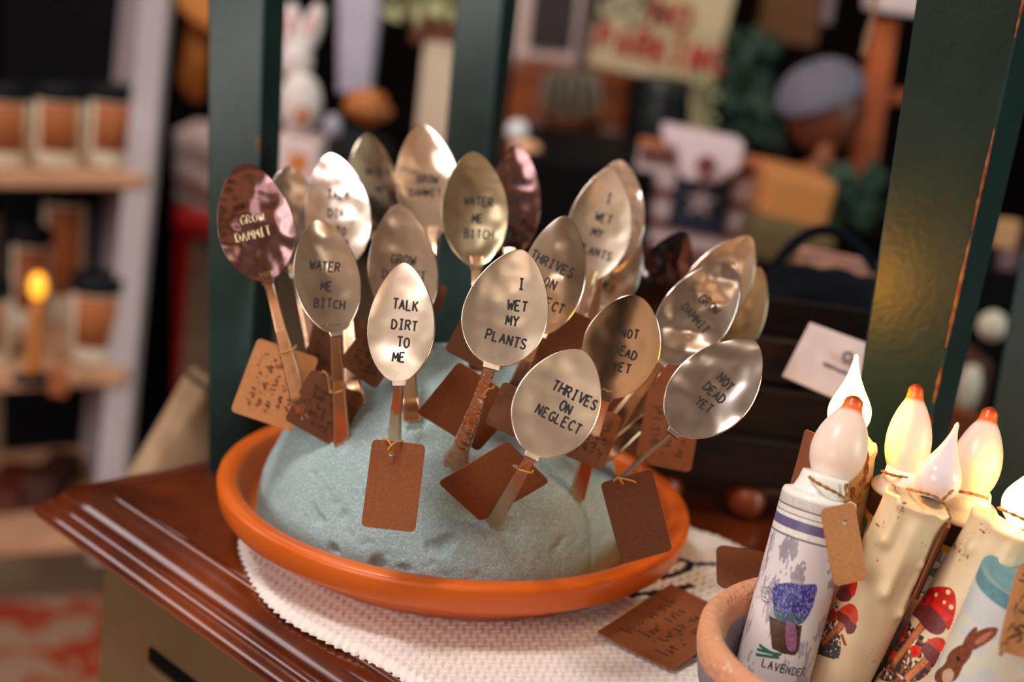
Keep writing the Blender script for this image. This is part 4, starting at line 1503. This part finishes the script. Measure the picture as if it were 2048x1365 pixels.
def blob(name, c_, r3, mt, label, cat, ridges=0, amp=.06, seed=0, group=None, n=36):
    th_ = np.linspace(0.02, np.pi - .02, n)
    ph = np.linspace(0, 2 * np.pi, 2 * n, endpoint=False)
    P_ = []
    for a in th_:
        row = []
        for p_ in ph:
            d_ = np.array([math.sin(a) * math.cos(p_), math.sin(a) * math.sin(p_), math.cos(a)])
            k = 1 + amp * nz3(d_[0] * 2.2 + seed, d_[1] * 2.2, d_[2] * 2.2)
            if ridges:
                k += .03 * math.sin(d_[2] * ridges + 2 * d_[0])
            row.append(np.array(c_) + d_ * np.array(r3) * k)
        P_.append(row)
    return tag(MB().grid(np.array(P_), closed_v=True).build(name, mt), label, cat, group)


blob('folded_sweater', PD(1640, 640, .93), (.060, .045, .032), M['navy'], 'navy ribbed knitwear heaped on the dark crate', 'clothing', ridges=38, amp=.25, seed=3)
blob('folded_scarf', PD(1600, 690, .90), (.035, .03, .012), mat('brown_fleece', (88, 70, 52), .95, bump=.8, bscale=300, bdist=.003), 'brown fuzzy scarf under the navy knitwear, beside the white card', 'clothing', amp=.5, seed=8)
M['card'] = mat('white_card', (214, 196, 196), .8, c2=(204, 186, 188), nscale=90)
M['greyink'] = mat('grey_print', (120, 104, 104), .7)
card = thing('hang_tag', 'square white printed hang tag propped on the dark crate', 'tag', PD(1650, 740, .84))
q = [PD(1620, 645, .75), PD(1770, 700, .75), PD(1725, 822, .735), PD(1565, 752, .735)]
nn = unit(np.cross(q[1] - q[0], q[3] - q[0]))
if nn @ (CAM - q[0]) < 0:
    nn = -nn
MB().prism(q, -nn * .0008).build('card', M['card'], card, smooth=False)
b = MB()
for tt in (0.0, .0032):
    pts = [PD(1646 + i * 10, 727 + i * 4.6 + random.uniform(-2, 2) + tt * 900, .7425) for i in range(6)]
    b.tube([p + nn * .0006 for p in pts], .0010, n=6)
b.tube([PD(1695 + 9 * math.cos(a), 716 + 9 * math.sin(a), .7425) + nn * .0006 for a in np.linspace(0, 6, 12)], .0011, n=6)
b.build('print', M['greyink'], card)

# ------------------------------------------------------------------ background things
def box_px(x0, y0, x1, y1, d, thick, yaw=0, tilt=0):
    """a box whose front fills the given pixels at depth d, returned as centre and half vectors"""
    c_ = PD((x0 + x1) / 2, (y0 + y1) / 2, d)
    s_ = d / F
    a = math.radians(yaw)
    ex_, ey_ = np.array([math.cos(a), math.sin(a), 0]), np.array([-math.sin(a), math.cos(a), 0])
    ez_ = np.array([0, 0, 1.])
    t = math.radians(tilt)
    ex2, ez2 = ex_ * math.cos(t) + ez_ * math.sin(t), -ex_ * math.sin(t) + ez_ * math.cos(t)
    hx, hz = (x1 - x0) / 2 * s_, (y1 - y0) / 2 * s_
    return c_ + ey_ * thick / 2, ex2 * hx, ey_ * thick / 2, ez2 * hz


def simple(name, label, cat, mt, *a, group=None, bevel=.004, **k):
    return tag(MB().box(*box_px(*a, **k)).build(name, mt, smooth=False, bevel=bevel), label, cat, group)


# shelf unit on the left
M['shelfw'] = mat('chalky_white_paint', (176, 164, 168), .6, c2=(158, 146, 148), nscale=10)
M['shelfboard'] = mat('worn_cream_shelf_wood', (196, 150, 116), .6, c2=(180, 134, 100), nscale=8, stretch=(1, 8, 1))
D0 = 1.75
shelf = thing('shelf_unit', 'white painted shelf unit of candle jars at the left', 'shelf', (-.75, 1.15, FLOOR))
pt, pb = PD(322, -120, D0), PD(205, 1130, D0 + .02)


def plank(a, c_, wv, tv, mtn, name, root_):
    b_ = MB().add([a, a + wv, a + wv + tv, a + tv, c_, c_ + wv, c_ + wv + tv, c_ + tv],
                  [(0, 1, 2, 3), (7, 6, 5, 4), (0, 4, 5, 1), (1, 5, 6, 2), (2, 6, 7, 3), (3, 7, 4, 0)])
    return b_.build(name, mtn, root_, smooth=False, bevel=.003)


inw = np.array([-.12, .30, 0.])
plank(pt - rt * .020, pb - rt * .018, rt * .036, np.array([0, .03, 0]), M['shelfw'], 'upright', shelf)
plank(pt - rt * .020 + np.array([0, .03, 0]), pb - rt * .018 + np.array([0, .03, 0]), rt * .012, inw, M['shelfw'], 'side_panel', shelf)
boards = [((-120, 362), (292, 362), 30), ((-120, 775), (252, 755), 32), ((-200, 1115), (215, 1085), 30)]
for (a, c_, hpx) in boards:
    p, q = PD(a[0], a[1], D0), PD(c_[0], c_[1], D0)
    plank(p - np.array([0, 0, hpx / 2 * D0 / F]), q - np.array([0, 0, hpx / 2 * D0 / F]), np.array([0, 0, hpx * D0 / F]), np.array([-.1, .30, 0]), M['shelfboard'], 'shelf_board', shelf)
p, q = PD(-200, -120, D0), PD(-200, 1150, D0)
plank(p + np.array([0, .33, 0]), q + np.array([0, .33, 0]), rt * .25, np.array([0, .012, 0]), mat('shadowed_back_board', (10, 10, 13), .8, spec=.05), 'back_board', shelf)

M['amber'] = mat('cream_glass', (232, 222, 198), .25, coat=.4)
M['label'] = mat('brown_kraft_label', (158, 88, 44), .8)
M['lid'] = mat('navy_black_lid', (8, 14, 19), .5, spec=.2)
JG = 'candle jars on the white shelf unit'


def board_z(i, x):
    (xa, ya), (xb, yb), hp = boards[i]
    t = (x - xa) / (xb - xa)
    return PD(xa + (xb - xa) * t, ya + (yb - ya) * t, D0)[2] + hp / 2 * D0 / F + .0006


def jar(label, cx, base, d, wpx, hpx, facing=0.0):
    c_ = PD(cx, base, d)
    c_[2] = board_z(0 if base < 400 else 1, cx)
    s_ = d / F
    R_, H_ = wpx / 2 * s_, hpx * s_
    r0 = thing('candle_jar', label, 'jar', c_, JG)
    MB().lathe([(0, 0), (R_ * .9, 0), (R_, R_ * .1), (R_, H_ * .86), (R_ * .93, H_ * .9), (0, H_ * .9)], c_, n=32).build('jar_body', M['amber'], r0)
    MB().lathe([(0, H_ * .88), (R_ * 1.02, H_ * .88), (R_ * 1.03, H_ * 1.05), (R_ * .95, H_ * 1.08), (0, H_ * 1.08)], c_, n=32).build('lid', M['lid'], r0)
    b_ = MB()
    P_ = []
    for z in (.22, .86):
        P_.append([c_ + np.array([math.sin(a) * R_ * 1.012, -math.cos(a) * R_ * 1.012, H_ * z]) for a in np.linspace(-.55 + facing, 1.1 + facing, 18)])
    P2 = [[p + (p - c_) * np.array([-.012, -.012, 0]) for p in row] for row in P_]
    b_.grid(np.array([P_[0], P_[1], P2[1], P2[0]]), closed_u=True)
    b_.build('label', M['label'], r0)


jar('candle jar cut off by the left edge on the upper shelf', 12, 338, 1.80, 96, 150)
jar('candle jar with a bright white side, middle of the upper shelf', 118, 338, 1.80, 98, 150)
jar('candle jar next to the white upright on the upper shelf', 222, 336, 1.80, 92, 148)
jar('candle jar next to the white upright on the lower shelf', 190, 745, 1.80, 104, 160)
jar('candle jar cut off by the left edge on the lower shelf', -28, 765, 1.80, 92, 160)
jar('candle jar at the back of the lower shelf, above and behind the others', 122, 715, 1.98, 84, 270)
jar('dim candle jar behind the flickering taper on the lower shelf', 60, 745, 1.96, 80, 190)
M['led'] = mat('glowing_led_flame', (255, 180, 60), .4, emit=(1, .42, .03, 1), estr=1.6)
M['taper'] = mat('amber_taper', (196, 120, 56), .5)
cd = thing('taper_candle', 'glowing amber taper candle on the lower shelf among the jars', 'candle', PD(68, 770, 1.70))
c_ = PD(66, 752, 1.72)
s_ = 1.72 / F
MB().lathe([(0, 0), (15 * s_, 0), (16 * s_, 10 * s_), (13 * s_, 60 * s_), (14 * s_, 130 * s_), (12 * s_, 150 * s_), (0, 152 * s_)], c_ + np.array([0, 0, .002]), (.03, 0, 1), n=20).build('candle_body', M['taper'], cd)
MB().ball(c_ + np.array([.003, 0, 186 * s_]), 17 * s_, sc=(1, 1, 1.6)).build('lit_flame', M['led'], cd)
MB().lathe([(0, 0), (40 * s_, 0), (42 * s_, 6 * s_), (18 * s_, 12 * s_), (0, 14 * s_)], c_ + np.array([0, 0, -.006]), n=24).build('holder', M['lid'], cd)
simple('shelf_tag', 'small brown tag hanging from the lower shelf edge', 'tag', M['label'], 96, 735, 134, 795, 1.70, .004)
RB = mat('dark_red_brown_box', (86, 30, 14), .6)
simple('storage_box', 'red-brown box on the bottom shelf at the left edge', 'box', RB, -60, 985, 34, 1100, 1.83, .12, group='boxes on the bottom shelf')
simple('storage_box', 'darker brown box on the bottom shelf, right of the red-brown box', 'box', mat('dark_brown_box', (60, 26, 14), .6), 42, 960, 104, 1090, 1.83, .12, group='boxes on the bottom shelf')

# cloth-topped burlap pillow at the dresser's far side
M['burlap'] = mat('tan_burlap', (176, 148, 116), .95, c2=(146, 112, 84), nscale=30, bump=.4, bscale=400, bdist=.001)
b = MB()
pts = [(374, 745), (418, 775), (450, 960), (330, 985), (235, 985), (300, 872)]
q = [PD(x, y, 1.02) for x, y in pts]
ce = sum(q) / len(q)
rows = []
for k, off in ((1.0, 0), (.97, .012), (.8, .03), (.4, .042), (.01, .045)):
    ring = []
    for i in range(len(q)):
        a, c_ = q[i], q[(i + 1) % len(q)]
        for t in np.linspace(0, 1, 8, endpoint=False):
            p = a + (c_ - a) * t
            ring.append(ce + (p - ce) * k + np.array([0, -off, 0]))
    rows.append(ring)
back = [[p * np.array([1, 0, 1]) + np.array([0, 2 * ce[1] - p[1], 0]) for p in row] for row in rows[::-1]]
b.grid(np.array(rows[::-1] + rows[:1]), closed_v=True)
b.grid(np.array([[p + np.array([0, .002, 0]) for p in rows[0]], [ce + (p - ce) * .97 + np.array([0, .02, 0]) for p in rows[0]], [ce + (p - ce) * .01 + np.array([0, .04, 0]) for p in rows[0]]]), closed_v=True)
tag(b.build('burlap_cushion', M['burlap']), 'pointed tan burlap cushion between the shelf and the left green post', 'cushion')
simple('stool', 'dark wooden stool under the burlap cushion behind the dresser', 'stool', M['crate'], 230, 990, 470, 1150, 1.0, .12, bevel=.003)

# red table with white parcels
RD = mat('bright_red_paint', (225, 6, 5), .4)
rtb = thing('red_table', 'bright red table with a thin leg behind the left green post', 'table', PD(330, 860, 2.0))
MB().box(*box_px(318, 448, 560, 478, 2.12, .35)).build('tabletop', RD, rtb, smooth=False, bevel=.004)
a, c_ = PD(345, 480, 2.16), PD(316, 880, 2.16)
plank(a, c_, rt * .022, np.array([0, .03, 0]), RD, 'leg', rtb)
PK = mat('pinkish_white_cloth', (222, 200, 200), .8)
PG2 = 'white folded linens on the red table'
simple('folded_linen', 'flat white folded linen on the red table, topmost', 'linen', PK, 318, 278, 460, 338, 2.2, .2, group=PG2, bevel=.015, tilt=-4)
simple('folded_linen', 'thick white folded linen below the topmost one on the red table', 'linen', PK, 330, 345, 480, 402, 2.2, .2, group=PG2, bevel=.02, tilt=-22)
simple('folded_linen', 'slanting grey-white linen just above the red table top', 'linen', mat('grey_white_cloth', (176, 164, 166), .8), 328, 412, 480, 440, 2.2, .2, group=PG2, bevel=.012, tilt=-24)
LE = mat('amber_leather', (232, 146, 52), .5, c2=(190, 104, 30), nscale=8)
for i, (lab, pts) in enumerate((('tan leather bag hanging highest beside the white shelf', [(345, -60), (470, -60), (470, 90), (400, 60), (350, 20)]),
                                ('narrow tan leather strap hanging under the bag', [(372, 40), (418, 30), (400, 210), (372, 200), (352, 165)]))):
    q = [PD(x, y, 1.95 + .05 * i) for x, y in pts]
    tag(MB().prism(q, np.array([0, .03, 0])).build(('leather_bag', 'leather_strap')[i], LE, smooth=False, bevel=.01), lab, 'bag')

# white rabbit figure
WH = mat('glazed_white', (222, 208, 206), .35)
PKN = mat('pink_inner_ear', (206, 140, 138), .5)
rb = thing('rabbit_figurine', 'white long-eared rabbit figurine between the left and middle posts', 'figurine', PD(598, 262, 1.5))
d = 1.5
s_ = d / F
MB().ball(PD(600, 205, d), 1, sc=(44 * s_, 36 * s_, 62 * s_)).build('body', WH, rb)
MB().ball(PD(592, 122, d), 1, sc=(34 * s_, 30 * s_, 40 * s_)).build('head', WH, rb)
for (x0, y0, x1, y1, nm) in ((582, 100, 585, 8, 'ear'), (606, 105, 640, 10, 'ear')):
    a, c_ = PD(x0, y0, d), PD(x1, y1, d)
    pts = [a + (c_ - a) * t for t in np.linspace(0, 1, 14)]
    e_ = MB().tube(pts, [s_ * (10 + 12 * math.sin(math.pi * min(t * .85 + .12, 1))) for t in np.linspace(0, 1, 14)], n=12).build(nm, WH, rb)
    MB().tube([p + np.array([0, -.008, 0]) for p in pts[3:12]], [s_ * 10 * math.sin(math.pi * (i + .6) / 9.2) for i in range(9)], n=8).build('inner_ear', PKN, e_)
MB().ball(PD(610, 230, d) + np.array([0, -.016, 0]), 16 * s_, sc=(1, .6, 1.3)).build('foot', mat('tan_glaze', (176, 116, 70), .5), rb)
bx = simple('gift_box', 'pale pink box with an orange label under the rabbit', 'box', mat('pale_pink_card', (226, 200, 200), .7), 540, 276, 632, 430, 1.5, .06)
MB().box(*box_px(578, 308, 614, 345, 1.495, .004)).build('label', mat('orange_label', (206, 118, 44), .7), bx, smooth=False)

# towel, gourd, pale column, foliage
LV = mat('lavender_grey_cloth', (186, 178, 196), .85, c2=(160, 152, 172), nscale=10)
b = MB()
P_ = []
for i in range(14):
    t = i / 13
    x0, x1 = lerp(674, 676, t), lerp(775, 744, t)
    row = []
    for k in range(24):
        a = 2 * math.pi * k / 24
        cx_ = (x0 + x1) / 2
        p = PD(cx_ + (x1 - x0) / 2 * math.cos(a), lerp(-80, 182, t), 1.9) + np.array([0, .018 * math.sin(a) + .004 * math.sin(3 * a), 0])
        row.append(p)
    P_.append(row)
b.grid(np.array(P_), closed_v=True)
b.f.append(tuple(range(13 * 24, 14 * 24)))
b.m.append(0)
tag(b.build('hanging_towel', LV), 'pale lavender towel hanging against the dark between the posts', 'towel')
blob('gourd', PD(735, 213, 1.7), (.027, .022, .020), mat('amber_gourd_skin', (196, 118, 50), .45, c2=(150, 78, 30), nscale=20), 'round amber gourd below the lavender towel', 'gourd', amp=.25, seed=5)
blob('lavender_egg', PD(665, 252, 1.7), (.011, .012, .014), LV, 'small lavender egg below and left of the amber gourd', 'ornament', amp=.1, seed=6)
blob('dark_cushion', PD(700, 300, 1.75), (.055, .04, .026), mat('black_felt', (12, 18, 18), .9), 'dark cushion under the amber gourd', 'cushion', amp=.2, seed=16)
cp = thing('pedestal', 'cream pedestal with a brown cap left of the middle post', 'pedestal', PD(868, 520, 1.7))
MB().box(*box_px(826, 92, 930, 520, 1.7, .07)).build('column', mat('cream_stone', (214, 192, 168), .7), cp, smooth=False, bevel=.004)
MB().box(*box_px(820, 45, 940, 92, 1.69, .08)).build('cap', mat('brown_cap', (112, 62, 34), .6), cp, smooth=False, bevel=.004)
M['leaf'] = mat('pale_green_leaf', (150, 156, 110), .7, c2=(196, 190, 146), nscale=30)
M['leafd'] = mat('deep_green_leaf', (24, 58, 46), .7, c2=(50, 78, 56), nscale=30)


def foliage(name, label, x0, y0, x1, y1, d_, n, size, mtn, seed=0):
    r_ = random.Random(seed)
    root_ = thing(name, label, 'plant', PD((x0 + x1) / 2, y1, d_))
    b_ = MB()
    for i in range(n):
        c_ = PD(r_.uniform(x0, x1), r_.uniform(y0, y1), d_ + r_.uniform(-.03, .04))
        a = unit([r_.uniform(-1, 1), r_.uniform(-1, .2), r_.uniform(-1, 1)])
        n_ = unit(np.cross(a, [r_.uniform(-1, 1), r_.uniform(-1, 1), r_.uniform(-1, 1)]))
        w_ = np.cross(a, n_)
        L_ = size * r_.uniform(.7, 1.4)
        v_ = [c_ - a * L_, c_ - a * L_ * .2 + w_ * L_ * .4 + n_ * L_ * .1, c_ + a * L_, c_ - a * L_ * .2 - w_ * L_ * .4 + n_ * L_ * .1, c_ + n_ * L_ * .02]
        b_.add(v_, [(0, 1, 4), (1, 2, 4), (2, 3, 4), (3, 0, 4)])
    b_.build('leaves', mtn, root_)
    b_ = MB()
    for i in range(max(4, n // 14)):
        a = PD(r_.uniform(x0, x1), y1, d_ + .01)
        c_ = PD(r_.uniform(x0, x1), y0, d_ + .01)
        b_.tube([a, (a + c_) / 2 + np.array([.004, 0, .002]), c_], .0012, n=5)
    b_.build('stems', M['leafd'], root_)
    return root_


foliage('leafy_garland', 'pale green leafy garland at the top, left of the middle post', 770, -50, 905, 40, 1.65, 70, .014, M['leaf'], 1)
foliage('trailing_plant', 'dark green trailing plant right of the no parking sign', 1440, 60, 1560, 300, 2.0, 110, .016, M['leafd'], 2)
foliage('sprig', 'pale sprig of leaves hanging at the lower corner of the sign', 1370, 140, 1430, 260, 1.98, 26, .011, M['leaf'], 3)
foliage('potted_greenery', 'dark green leaves left of the broad green post', 1640, 330, 1760, 460, 1.5, 90, .014, M['leafd'], 4)
foliage('draping_vine', 'vine draping over the top edge of the sign board', 1180, -20, 1330, 50, 1.88, 40, .010, M['leafd'], 7)

# glass bauble
gb = thing('glass_bauble', 'pale glass bauble with a peach glow right of the middle post', 'ornament', PD(1045, 318, 1.6))
MB().ball(PD(1035, 262, 1.6), .013).build('glass_ball', mat('milky_glass', (226, 226, 230), .15, coat=.6), gb)
MB().ball(PD(1052, 300, 1.6), .015, sc=(1.2, 1, .8)).build('base', mat('peach_ceramic', (232, 172, 130), .3, coat=.4), gb)

# frame and sign on the wall
fr_ = thing('picture_frame', 'white picture frame with a dark picture at the top, right of the middle post', 'picture frame', PD(1105, 140, 2.3))
MB().box(*box_px(1035, -60, 1180, 140, 2.3, .02, tilt=1)).build('frame', mat('frame_white', (214, 192, 184), .6), fr_, smooth=False, bevel=.003)
MB().box(*box_px(1064, -60, 1150, 98, 2.285, .015, tilt=1)).build('picture', mat('dark_picture', (38, 28, 28), .6), fr_, smooth=False)
simple('curtain_pole', 'mauve-brown pole right of the picture frame', 'pole', mat('mauve_brown', (82, 60, 62), .7), 1158, -60, 1186, 190, 2.15, .03)
sg = thing('parking_sign', 'cream sign board with red NO PARKING lettering', 'sign', PD(1320, 260, 2.0))
cq, ax_, ay_, az_ = box_px(1192, -60, 1452, 158, 2.0, .015, tilt=-5, yaw=-8)
MB().box(cq, ax_, ay_, az_).build('board', mat('cream_board', (206, 188, 148), .7, c2=(190, 170, 132), nscale=6), sg, smooth=False, bevel=.003)
cq2, ax2, ay2, az2 = box_px(1340, 150, 1418, 268, 2.03, .012, tilt=-5, yaw=-8)
MB().box(cq2, ax2, ay2, az2).build('board_foot', mat('cream_board_foot', (196, 178, 140), .7), sg, smooth=False)
REDP = mat('red_letter_paint', (176, 24, 22), .6)
exu, ezu, nrm = unit(ax_), unit(az_), unit(-ay_)
s_ = 2.0 / F
for txt, (px_, py_), hpx, k in (('NO', (1342, 30), 46, 1.0), ('PARKING', (1322, 98), 50, .76)):
    b = MB()
    v = ray(px_, py_)
    pl = cq - ay_
    c_ = CAM + v * (((pl - CAM) @ nrm) / (v @ nrm))
    for st in text_strokes(txt, 1.0):
        b.tube([c_ + exu * x * hpx * s_ * k + ezu * y * hpx * s_ + nrm * .002 for x, y in densify(st)], .0042, n=6, flat=nrm)
    b.build('lettering', REDP, sg)

# shop cabinet, dried plant and urn right of the middle post
OW = mat('orange_brown_wood', (150, 74, 28), .5, c2=(104, 48, 18), nscale=8, stretch=(1, 1, 6))
simple('wooden_cabinet', 'orange-brown wooden cabinet behind the dried plant', 'cabinet', OW, 1015, 150, 1250, 330, 2.1, .3)
DP = mat('dusty_grey_green', (112, 100, 84), .8, c2=(84, 76, 66), nscale=30)
dp = thing('dried_plant', 'grey drooping dried plant in a brown pot before the orange cabinet', 'plant', PD(1140, 320, 1.9))
for k in range(16):
    a = -1.2 + 2.4 * k / 15
    top_ = PD(1140, 140, 1.9)
    e_ = PD(1140 + 62 * math.sin(a) * 1.1, 235 + 20 * math.cos(a * 3), 1.9) + np.array([0, -.03 * math.cos(k * 2.1), 0])
    mid_ = (top_ + e_) / 2 + np.array([.012 * math.sin(a), -.01, .018])
    MB().tube([top_, mid_, e_], [.004, .0065, .0015], n=7).build('leaf', DP, dp)
MB().lathe([(0, 0), (.030, 0), (.040, .055), (.042, .060), (.036, .060), (0, .055)], PD(1135, 318, 1.9), n=24).build('pot', mat('brown_pot', (88, 44, 22), .5), dp)
ur = PD(1310, 318, 1.8)
tag(MB().lathe([(0, 0), (.026, 0), (.034, .02), (.036, .06), (.032, .085), (.034, .1), (.028, .102), (0, .09)], ur, n=32).build('urn', mat('black_urn', (14, 22, 24), .4)),
    'tall black urn below the no parking sign', 'urn')
simple('display_table', 'long mauve-edged table top holding the urn and dried plant', 'table', mat('mauve_table', (104, 74, 74), .6), 1045, 306, 1262, 322, 1.78, .6)
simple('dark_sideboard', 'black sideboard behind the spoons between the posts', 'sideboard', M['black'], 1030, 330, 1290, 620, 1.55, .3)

# stars and stripes crate
fl_ = thing('painted_crate', 'wooden crate painted with red and white stripes and a star on blue', 'crate', PD(1400, 500, 1.55))
WS, RS, BS = mat('stripe_white', (206, 184, 186), .7), mat('stripe_red', (104, 26, 24), .7), mat('star_blue', (22, 34, 56), .7)
y0 = 305
c_, hx_, hy_, hz_ = box_px(1262, 306, 1530, 530, 1.55, .04, tilt=-3)
MB().box(c_, hx_, hy_, hz_).build('crate_body', WS, fl_, smooth=False, bevel=.003)
fcen = c_ - hy_
exu, ezu = unit(hx_), unit(hz_)
s_ = 1.55 / F
for i, yy in enumerate((88, 20, -40, -92)):
    MB().box(fcen + ezu * yy * s_ + np.array([0, -.0015, 0]), hx_ * 1.0, (0, .0015, 0), ezu * 9 * s_).build('stripe', RS, fl_, smooth=False)
MB().box(fcen + ezu * 114 * s_ + np.array([0, -.003, 0]), hx_ * 1.05, (0, .006, 0), ezu * 8 * s_).build('top_rail', mat('copper_wood', (196, 120, 80), .5), fl_, smooth=False)
sc_ = fcen + exu * -0 * s_ + ezu * 18 * s_ + np.array([0, -.005, 0])
MB().box(sc_, exu * 56 * s_, (0, .003, 0), ezu * 60 * s_).build('star_panel', BS, fl_, smooth=False)
star = []
for k in range(10):
    a = math.pi / 2 + k * math.pi / 5
    r_ = (33 if k % 2 == 0 else 14) * s_
    star.append(sc_ + exu * r_ * math.cos(a) + ezu * r_ * math.sin(a) + np.array([0, -.006, 0]))
MB().prism(star[::-1], np.array([0, .002, 0])).build('star', mat('star_white', (196, 180, 186), .7), fl_, smooth=False)
pk = thing('pale_bag', 'pinkish white bag with a red-brown bow standing on the striped crate', 'bag', PD(1410, 350, 1.5))
MB().prism([PD(x, y, 1.5) for x, y in [(1328, 252), (1492, 286), (1480, 345), (1458, 352), (1440, 372), (1362, 360), (1356, 300), (1328, 290)]][::-1], np.array([0, .05, 0])).build('bag_body', mat('pinkish_white', (214, 190, 196), .8), pk, smooth=False, bevel=.006)
b = MB()
b.ball(PD(1412, 330, 1.48), .010, sc=(1.1, .6, 1))
b.tube([PD(1412, 330, 1.48), PD(1404, 362, 1.47)], [.006, .004])
b.build('bow', mat('red_brown_ribbon', (112, 44, 34), .7), pk)

# right side: tan box, globe with cap, orange wooden frame
simple('tan_box', 'golden tan box right of the star crate', 'box', mat('golden_tan', (190, 122, 62), .7), 1528, 352, 1668, 462, 1.45, .1, bevel=.01, tilt=-6)
simple('olive_box', 'dull olive box under the golden tan box', 'box', mat('dull_olive', (92, 74, 40), .7), 1500, 455, 1670, 540, 1.42, .1, bevel=.01, tilt=-6)
gl = thing('globe_stand', 'brown globe on a stand with a pale cloth cap, upper right', 'globe', PD(1640, 350, 1.6))
s_ = 1.6 / F
MB().ball(PD(1652, 222, 1.6), 1, sc=(78 * s_, 70 * s_, 84 * s_)).build('globe', mat('brown_globe', (120, 60, 32), .5, c2=(88, 42, 24), nscale=10), gl)
P_ = []
tilt_ax = unit(np.array([-.45, -.15, .85]))
h = np.array([1., 0, 0])
q1 = unit(h - tilt_ax * (h @ tilt_ax))
q2 = np.cross(tilt_ax, q1)
for i in range(12):
    a = math.radians(4 + 72 * i / 11)
    P_.append([PD(1650, 215, 1.6) + (tilt_ax * math.cos(a) + (q1 * math.cos(p_) + q2 * math.sin(p_)) * math.sin(a)) * (95 + 4 * math.sin(5 * p_)) * s_ for p_ in np.linspace(0, 2 * math.pi, 40, endpoint=False)])
P_ += [[PD(1650, 215, 1.6) + (p - PD(1650, 215, 1.6)) * .93 for p in row] for row in P_[::-1]]
MB().grid(np.array(P_), closed_v=True).build('cap', mat('pale_lavender_cap', (104, 100, 116), .85), gl)
MB().lathe([(0, 0), (.026, 0), (.022, .01), (.010, .02), (.009, .05), (0, .05)], PD(1640, 352, 1.6), n=20).build('stand', mat('copper_stand', (140, 74, 40), .5), gl)
of = thing('wooden_ladder', 'orange-brown wooden ladder frame just left of the broad green post', 'ladder', PD(1720, 360, 1.7))
OF = mat('orange_stained_wood', (170, 78, 22), .5, c2=(140, 58, 14), nscale=10)
a, c_ = PD(1752, 40, 1.7), PD(1706, 360, 1.7)
plank(a, c_, rt * 46 * 1.7 / F, np.array([0, .03, 0]), OF, 'rail', of)
a, c_ = PD(1765, 182, 1.72), PD(1765, 208, 1.72)
plank(a, c_, rt * .10, np.array([0, .02, 0]), OF, 'rung', of)
simple('white_parcel', 'small white parcel at the very top, left of the broad green post', 'parcel', PK, 1765, -40, 1850, 28, 1.65, .1)
simple('brown_panel', 'dark golden-brown hanging panel at the top right of the sign', 'panel', mat('dark_golden', (96, 56, 18), .7), 1530, -60, 1645, 88, 2.2, .05)
simple('grey_ribbon', 'grey-mauve ribbon hanging over the globe', 'ribbon', mat('grey_mauve', (120, 106, 112), .7), 1650, -40, 1672, 48, 1.7, .006)
b = MB()
for k in range(7):
    twine(b, [PD(1752 + k * 2, -40, 1.0), PD(1744 + k * random.uniform(-1, 2), 30, 1.0), PD(1736 + k * random.uniform(-2, 2), 70, 1.0), PD(1728 + random.uniform(-8, 10), 110, 1.0)], .0008)
tag(b.build('frayed_rope', mat('frayed_jute', (130, 100, 74), .9)), 'frayed rope end hanging at the top left of the broad green post', 'rope')

# dim things between and right of the right posts
CR = mat('cream_plastic', (206, 196, 178), .5)
blob('cream_egg', PD(1985, 652, 1.3), (.013, .012, .014), CR, 'white egg between the two right-hand posts', 'ornament', amp=.05, seed=21)
blob('pale_shell', PD(1938, 775, 1.3), (.010, .012, .022), CR, 'long pale shell between the two right-hand posts, lower down', 'ornament', amp=.12, seed=22)
simple('small_card', 'cream and brown card between the right-hand posts at mid height', 'card', mat('cream_brown_card', (186, 140, 96), .7), 1990, 440, 2040, 500, 1.4, .01)
simple('pink_card', 'mauve card below the cream and brown card', 'card', mat('mauve_card', (110, 84, 88), .7), 2000, 500, 2038, 545, 1.4, .01)
simple('bark_block', 'dark red-brown wooden block low between the right-hand posts', 'block', mat('bark_brown', (70, 34, 22), .7), 1885, 720, 1975, 860, 1.35, .08)

# cloth shape and items on top of the sweater
b = MB()
b.tube([PD(1545 + 8 * i, 545 - 85 * math.sin(math.pi * i / 26.0) ** .8, .98) for i in range(27)], .004, n=8)
tag(b.build('dark_hoop', M['navy']), 'thin dark hoop handle arching over the navy knitwear', 'handle')
simple('pink_cloth', 'pinkish cloth lining behind the navy knitwear', 'cloth', mat('dusty_pink', (196, 140, 122), .8), 1575, 512, 1740, 760, 1.0, .02, tilt=-5)

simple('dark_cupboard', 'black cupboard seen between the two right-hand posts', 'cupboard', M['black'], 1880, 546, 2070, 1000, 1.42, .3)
